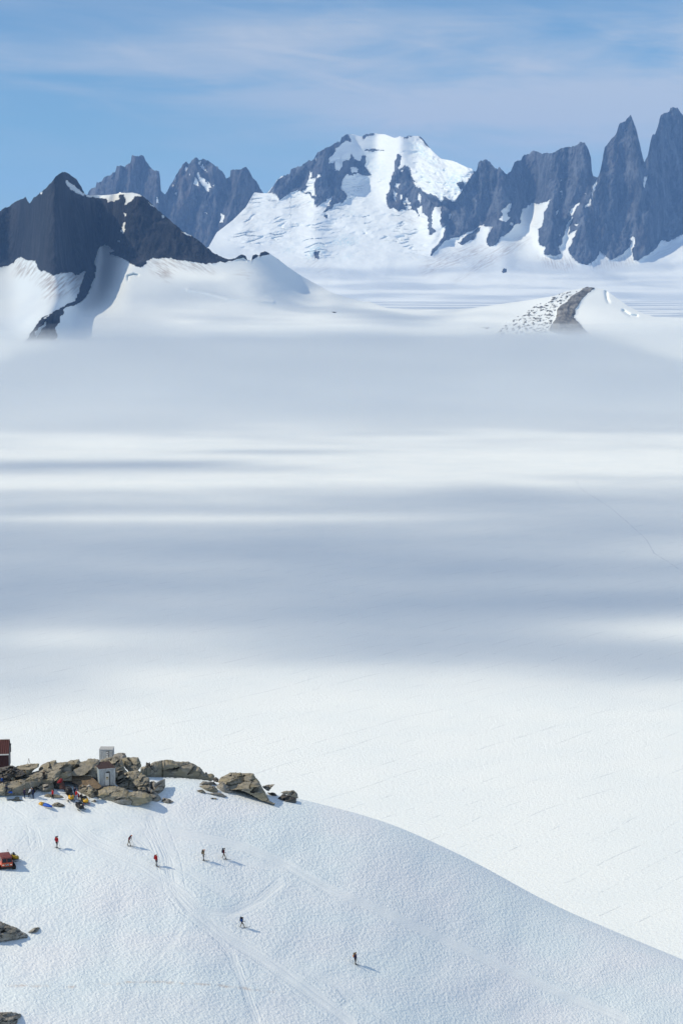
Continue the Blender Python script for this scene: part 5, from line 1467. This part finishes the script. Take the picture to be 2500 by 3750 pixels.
# ================================================================== VEHICLES AND GEAR
M_ORANGE = simple_mat('orange_paint', (0.50, 0.075, 0.025), 0.35, 0.08, 3.0, spec=0.5)
M_ORROOF = simple_mat('faded_red_roof', (0.16, 0.045, 0.042), 0.6, 0.15, 2.0)
M_LAMP = simple_mat('headlight_glass', (0.75, 0.72, 0.62), 0.15, 0.05, spec=0.6)
M_RUBBER = simple_mat('track_rubber', (0.014, 0.014, 0.014), 0.7, 0.2, 10.0)
M_CHROME = simple_mat('grey_steel', (0.25, 0.25, 0.26), 0.4, 0.1, metal=0.6)
M_BLUET = simple_mat('blue_tarp', (0.02, 0.10, 0.48), 0.5, 0.12, 4.0, bump=0.05)
M_REDT = simple_mat('red_tarp', (0.17, 0.009, 0.015), 0.8, 0.15, 4.0, bump=0.08)
M_BROWNT = simple_mat('brown_canvas', (0.075, 0.040, 0.035), 0.9, 0.25, 3.0, bump=0.08, stretch=(4, 4, 0.6))
M_BLACKT = simple_mat('black_tarp', (0.018, 0.020, 0.025), 0.5, 0.2, 3.0, bump=0.06)

def tread(bm, x0, x1, y0, y1, z, h, n):
    secs = [(x0, (y0 + y1) / 2, z + h / 2, (y1 - y0) / 2, h / 2, 3.2), (x1, (y0 + y1) / 2, z + h / 2, (y1 - y0) / 2, h / 2, 3.2)]
    loft(bm, secs, 24, 0)
    for i in range(n):
        y = y0 + 0.12 + (y1 - y0 - 0.24) * i / (n - 1)
        box(bm, (x0 - 0.01, y - 0.03, z - 0.03), (x1 + 0.01, y + 0.03, z + 0.04)); box(bm, (x0 - 0.01, y - 0.03, z + h - 0.04), (x1 + 0.01, y + 0.03, z + h + 0.03))

catg = empty('snowcat', on_hill(28, 3186), R(19), 'orange tracked snowcat with dark windscreen, cut off by the left edge', 'snowcat')
wx = 0.80
part('body', catg, M_ORANGE, lambda bm: (loft(bm, [(-0.02, 0, 0.72, wx * 0.96, 0.30, 9), (0.10, 0, 0.73, wx, 0.32, 9), (2.9, 0, 0.73, wx, 0.32, 9), (3.0, 0, 0.73, wx * 0.97, 0.30, 9)], 32, 1)))
def cabf(bm):
    lo = [(-wx, 0.05), (wx, 0.05), (wx, 2.95), (-wx, 2.95)]; hi = [(-wx + 0.10, 0.28), (wx - 0.10, 0.28), (wx - 0.10, 2.85), (-wx + 0.10, 2.85)]
    a = [bm.verts.new((x, y, 1.04)) for x, y in lo]; b = [bm.verts.new((x, y, 1.62)) for x, y in hi]
    bm.faces.new(a[::-1]); bm.faces.new(b)
    for i in range(4): bm.faces.new((a[i], a[(i + 1) % 4], b[(i + 1) % 4], b[i]))
part('cab', catg, M_ORANGE, cabf)
part('roof', catg, M_ORROOF, lambda bm: loft(bm, [(0.16, 0, 1.70, wx - 0.10, 0.08, 6), (0.30, 0, 1.73, wx - 0.02, 0.11, 6), (2.85, 0, 1.73, wx - 0.02, 0.11, 6), (2.95, 0, 1.71, wx - 0.08, 0.08, 6)], 24, 1))
tl = math.atan2(0.23, 0.58)
for sx in (-1, 1):
    part('windscreen', catg, M_GLASS, lambda bm: box(bm, (sx * 0.365 - 0.32, 0.135, 1.07), (sx * 0.365 + 0.32, 0.165, 1.60), 0.0, (-tl, 0, 0)))
    part('headlight', catg, M_LAMP, lambda bm: (loft(bm, [(-0.09, sx * 0.56, 0.76, 0.11, 0.06, 4), (-0.02, sx * 0.56, 0.76, 0.14, 0.08, 4)], 16, 1)), True)
    t_ = part('track', catg, M_RUBBER, lambda bm: tread(bm, sx * 1.02 - 0.24, sx * 1.02 + 0.24, -0.05, 3.05, 0.03, 0.46, 14))
    for k in range(4):
        part('wheel', t_, M_CHROME, lambda bm: tube(bm, (sx * 1.02 + sx * 0.20, 0.35 + k * 0.78, 0.27), (sx * 1.02 + sx * 0.29, 0.35 + k * 0.78, 0.27), 0.17, seg=14))
    part('side_window', catg, M_GLASS, lambda bm: [box(bm, (sx * (wx - 0.045) - 0.015, y0, 1.12), (sx * (wx - 0.045) + 0.015, y0 + 0.7, 1.54), 0.0, (0, -sx * 0.17, 0)) for y0 in (0.45, 1.25, 2.05)])
part('underbody', catg, M_BLACK, lambda bm: box(bm, (-0.74, 0.1, 0.14), (0.74, 2.9, 0.42)))
part('bumper', catg, M_BLACK, lambda bm: (box(bm, (-0.86, -0.13, 0.36), (0.86, -0.03, 0.50), 0.03)))
em = part('emblem', catg, M_BLACK, lambda bm: box(bm, (-0.25, -0.055, 0.64), (0.27, -0.035, 0.90)))
part('emblem_squares', em, M_WHITEP, lambda bm: [box(bm, (x - 0.045, -0.075, z - 0.055), (x + 0.045, -0.058, z + 0.055)) for x, z in ((-0.20, 0.83), (0.01, 0.84), (0.21, 0.85), (-0.09, 0.69), (0.13, 0.70))])
part('wiper', catg, M_BLACK, lambda bm: tube(bm, (-0.05, 0.03, 1.06), (-0.30, 0.17, 1.42), 0.012))
part('antenna', catg, M_BLACK, lambda bm: (tube(bm, (0.55, 1.6, 1.8), (0.40, 1.9, 2.45), 0.018), tube(bm, (0.42, 1.86, 2.35), (0.40, 1.9, 2.5), 0.04)))
part('mirror', catg, M_BLACK, lambda bm: (tube(bm, (wx - 0.06, 0.2, 1.35), (wx + 0.16, 0.1, 1.40), 0.012), box(bm, (wx + 0.10, 0.06, 1.30), (wx + 0.22, 0.10, 1.52))))

def snowmobile(loc, rz, label, hood, trim, seatcol, group='snowmobiles', skicol=None):
    r_ = empty('snowmobile', loc, rz, label, 'snowmobile', group)
    part('hood', r_, hood, lambda bm: loft(bm, [(-0.98, 0, 0.42, 0.18, 0.10, 2.6), (-0.88, 0, 0.46, 0.36, 0.18, 2.8), (-0.6, 0, 0.52, 0.46, 0.26, 3), (-0.25, 0, 0.58, 0.46, 0.32, 3), (0.05, 0, 0.60, 0.38, 0.32, 3), (0.22, 0, 0.58, 0.26, 0.26, 3)], 18, 1), True)
    part('belly', r_, trim, lambda bm: loft(bm, [(-0.95, 0, 0.34, 0.28, 0.12, 3), (-0.5, 0, 0.32, 0.44, 0.16, 3), (0.3, 0, 0.30, 0.40, 0.16, 3), (1.5, 0, 0.40, 0.25, 0.10, 3)], 14, 1), True)
    part('seat', r_, seatcol, lambda bm: loft(bm, [(0.15, 0, 0.66, 0.14, 0.12, 3), (0.35, 0, 0.66, 0.19, 0.15, 3), (1.1, 0, 0.66, 0.20, 0.14, 3), (1.35, 0, 0.68, 0.16, 0.10, 3)], 12, 1), True)
    part('windshield', r_, M_GLASS, lambda bm: [loft(bm, [(0.84, 0, -0.30, 0.36, 0.03, 2.4), (1.02, 0, -0.20, 0.33, 0.028, 2.4), (1.20, 0, -0.12, 0.24, 0.025, 2.4)], 14, 2)], True)
    hb = part('handlebar', r_, M_BLACK, lambda bm: (tube(bm, (-0.36, 0.12, 1.02), (0.36, 0.12, 1.02), 0.02), tube(bm, (0, 0.10, 0.8), (0, 0.12, 1.02), 0.03)))
    part('track', r_, M_RUBBER, lambda bm: tread(bm, -0.20, 0.20, 0.0, 1.75, 0.02, 0.30, 12))
    part('headlight', r_, M_LAMP, lambda bm: loft(bm, [(-0.72, 0, 0.76, 0.10, 0.03, 3), (-0.60, 0, 0.79, 0.17, 0.045, 3)], 12, 1), True)
    part('hood_vent', r_, M_BLACK, lambda bm: loft(bm, [(-0.50, 0, 0.845, 0.16, 0.02, 3), (-0.25, 0, 0.905, 0.20, 0.02, 3)], 10, 1), True)
    for sx in (-1, 1):
        sk = part('ski', r_, skicol or M_BLACK, lambda bm: loft(bm, [(-1.32, sx * 0.48, 0.24, 0.05, 0.012, 3), (-1.18, sx * 0.48, 0.10, 0.075, 0.014, 3), (-1.0, sx * 0.48, 0.04, 0.085, 0.02, 3), (-0.25, sx * 0.48, 0.03, 0.085, 0.02, 3)], 8, 1), True)
        part('spindle', sk, M_CHROME, lambda bm: (tube(bm, (sx * 0.48, -0.72, 0.05), (sx * 0.42, -0.62, 0.42), 0.03), tube(bm, (sx * 0.44, -0.64, 0.3), (sx * 0.2, -0.5, 0.36), 0.022)))
    return r_
snowmobile(on_hill(262, 2929), R(6), 'yellow snowmobile facing the camera, in front of the black-covered load', M_YELLOW, M_BLACK, M_BLACK)
snowmobile(on_hill(311, 2941), R(24), 'yellow snowmobile with red skis, right-hand of the group', M_YELLOW, M_BLACK, M_BLACK, skicol=simple_mat('red_plastic', (0.42, 0.015, 0.03), 0.4, 0.06))
snowmobile(on_hill(293, 2962), R(30), 'black and grey snowmobile, lowest of the group on the snow', M_BLACKT, M_BLACK, M_BLACK)
snowmobile(on_hill(47, 3150) + Vector((0, 0, 0)), R(70), 'olive-yellow snowmobile half hidden behind the orange snowcat', simple_mat('olive_plastic', (0.34, 0.24, 0.02), 0.4, 0.1), M_BLACK, M_BLACK)

# black covered load behind the first snowmobile
ld = empty('covered_load', on_hill(251, 2906), R(24), 'rounded black tarpaulin load behind the left yellow snowmobile', 'covered sled')
part('tarpaulin', ld, M_BLACKT, lambda bm: loft(bm, [(-0.95, 0, 0.40, 0.22, 0.25, 2.6), (-0.75, 0.02, 0.50, 0.46, 0.42, 2.8), (0.1, 0, 0.60, 0.52, 0.52, 2.8), (0.8, 0, 0.58, 0.48, 0.48, 2.8), (1.05, 0, 0.5, 0.26, 0.3, 2.6)], 18, 1), True)
part('sled_bed', ld, M_BLACK, lambda bm: box(bm, (-0.48, -0.95, 0.02), (0.48, 1.0, 0.12), 0.03))
part('rope', ld, M_CHROME, lambda bm: loft(bm, [(-0.32, 0, 0.585, 0.515, 0.505, 2.8), (-0.27, 0, 0.59, 0.52, 0.51, 2.8)], 18, 1))
# cargo sled with yellow bag and blue tarp
sg = empty('cargo_sled', on_hill(167, 2955), R(58), 'white cargo sled on open snow, carrying a yellow bag and a blue bundle', 'cargo sled')
part('sled_bed', sg, M_WHITEP, lambda bm: loft(bm, [(-1.55, 0, 0.14, 0.12, 0.02, 3), (-1.35, 0, 0.07, 0.30, 0.03, 3), (-1.1, 0, 0.05, 0.36, 0.04, 3), (1.15, 0, 0.05, 0.36, 0.04, 3), (1.25, 0, 0.06, 0.30, 0.03, 3)], 12, 1), True)
part('handle', sg, M_CHROME, lambda bm: tube(bm, (-0.25, -1.5, 0.14), (0.25, -1.5, 0.14), 0.02))
yb = empty('duffel_bag', sg.matrix_basis @ Vector((0, 0.72, 0.09)), R(58), 'bulging yellow bag strapped on the rear of the cargo sled', 'bag')
part('bag_body', yb, M_YELLOW, lambda bm: loft(bm, [(-0.36, 0, 0.22, 0.26, 0.18, 2.8), (-0.25, 0, 0.26, 0.36, 0.26, 2.8), (0.25, 0, 0.28, 0.37, 0.28, 2.8), (0.42, 0, 0.24, 0.26, 0.20, 2.6)], 16, 1), True)
for y_ in (-0.2, 0.22):
    part('strap', yb, M_BLACK, lambda bm: loft(bm, [(y_ - 0.03, 0, 0.265, 0.375, 0.272, 2.8), (y_ + 0.03, 0, 0.27, 0.38, 0.285, 2.8)], 16, 1))
bb = empty('tarp_bundle', sg.matrix_basis @ Vector((0, -0.42, 0.09)), R(58), 'blue tarpaulin bundle on the front of the cargo sled', 'bundle')
part('tarpaulin', bb, M_BLUET, lambda bm: loft(bm, [(-0.85, 0, 0.08, 0.16, 0.06, 2.6), (-0.65, 0.02, 0.14, 0.30, 0.13, 2.6), (-0.1, 0, 0.22, 0.36, 0.21, 2.6), (0.5, 0.02, 0.26, 0.36, 0.25, 2.6), (0.72, 0, 0.22, 0.24, 0.18, 2.6)], 16, 1), True)
part('knot', bb, M_BLACK, lambda bm: bmesh.ops.create_uvsphere(bm, u_segments=10, v_segments=6, radius=0.09, matrix=Matrix.Translation((0.10, 0.62, 0.44))), True)
# red tarp over a brown canvas stack
gp = empty('gear_pile', place(227, 2889, 300.2), R(-8), 'tall brown canvas-covered gear pile among the rocks', 'gear pile')
part('canvas', gp, M_BROWNT, lambda bm: loft(bm, [(0.0, 0.10, 0.1, 0.46, 0.42, 2.2), (0.25, 0.08, 0.1, 0.42, 0.40, 2.2), (0.8, 0.0, 0.1, 0.36, 0.34, 2.2), (1.2, -0.10, 0.1, 0.26, 0.26, 2.2), (1.36, -0.16, 0.1, 0.12, 0.12, 2.2)], 20, 2), True)
part('rope', gp, M_BLACK, lambda bm: loft(bm, [(0.52, 0.04, 0.1, 0.40, 0.38, 2.2), (0.55, 0.04, 0.1, 0.40, 0.38, 2.2)], 20, 2))
rt = empty('tarp', gp.matrix_basis @ Vector((-0.22, 0.05, 0.95)), R(-8), 'crumpled deep red tarp thrown over the top of the brown gear pile', 'tarp')
part('sheet', rt, M_REDT, lambda bm: loft(bm, [(-0.08, -0.30, 0.0, 0.10, 0.20, 2.2), (0.06, -0.12, 0.0, 0.38, 0.40, 2.1), (0.26, -0.02, 0.02, 0.38, 0.38, 2.2), (0.50, 0.10, 0.04, 0.28, 0.30, 2.2), (0.66, 0.12, 0.04, 0.12, 0.14, 2.2)], 18, 2), True)
part('hem', rt, M_REDT, lambda bm: loft(bm, [(0.02, -0.16, 0.0, 0.36, 0.39, 2.1), (0.06, -0.13, 0.0, 0.40, 0.42, 2.1)], 18, 2), True)
# blue bag lying at the foot of the rocks
bg_ = empty('duffel_bag', place(39, 2905, DH(39, 2911, -1.2)), R(70), 'small blue bag lying against the rocks at the far left', 'bag')
part('bag_body', bg_, M_BLUET, lambda bm: loft(bm, [(-0.34, 0, 0.13, 0.10, 0.09, 2.4), (-0.22, 0, 0.17, 0.18, 0.16, 2.4), (0.2, 0, 0.17, 0.19, 0.16, 2.4), (0.33, 0, 0.14, 0.10, 0.09, 2.4)], 12, 1), True)
part('handle', bg_, M_BLACK, lambda bm: box(bm, (-0.02, -0.14, 0.32), (0.02, 0.14, 0.36), 0.01))
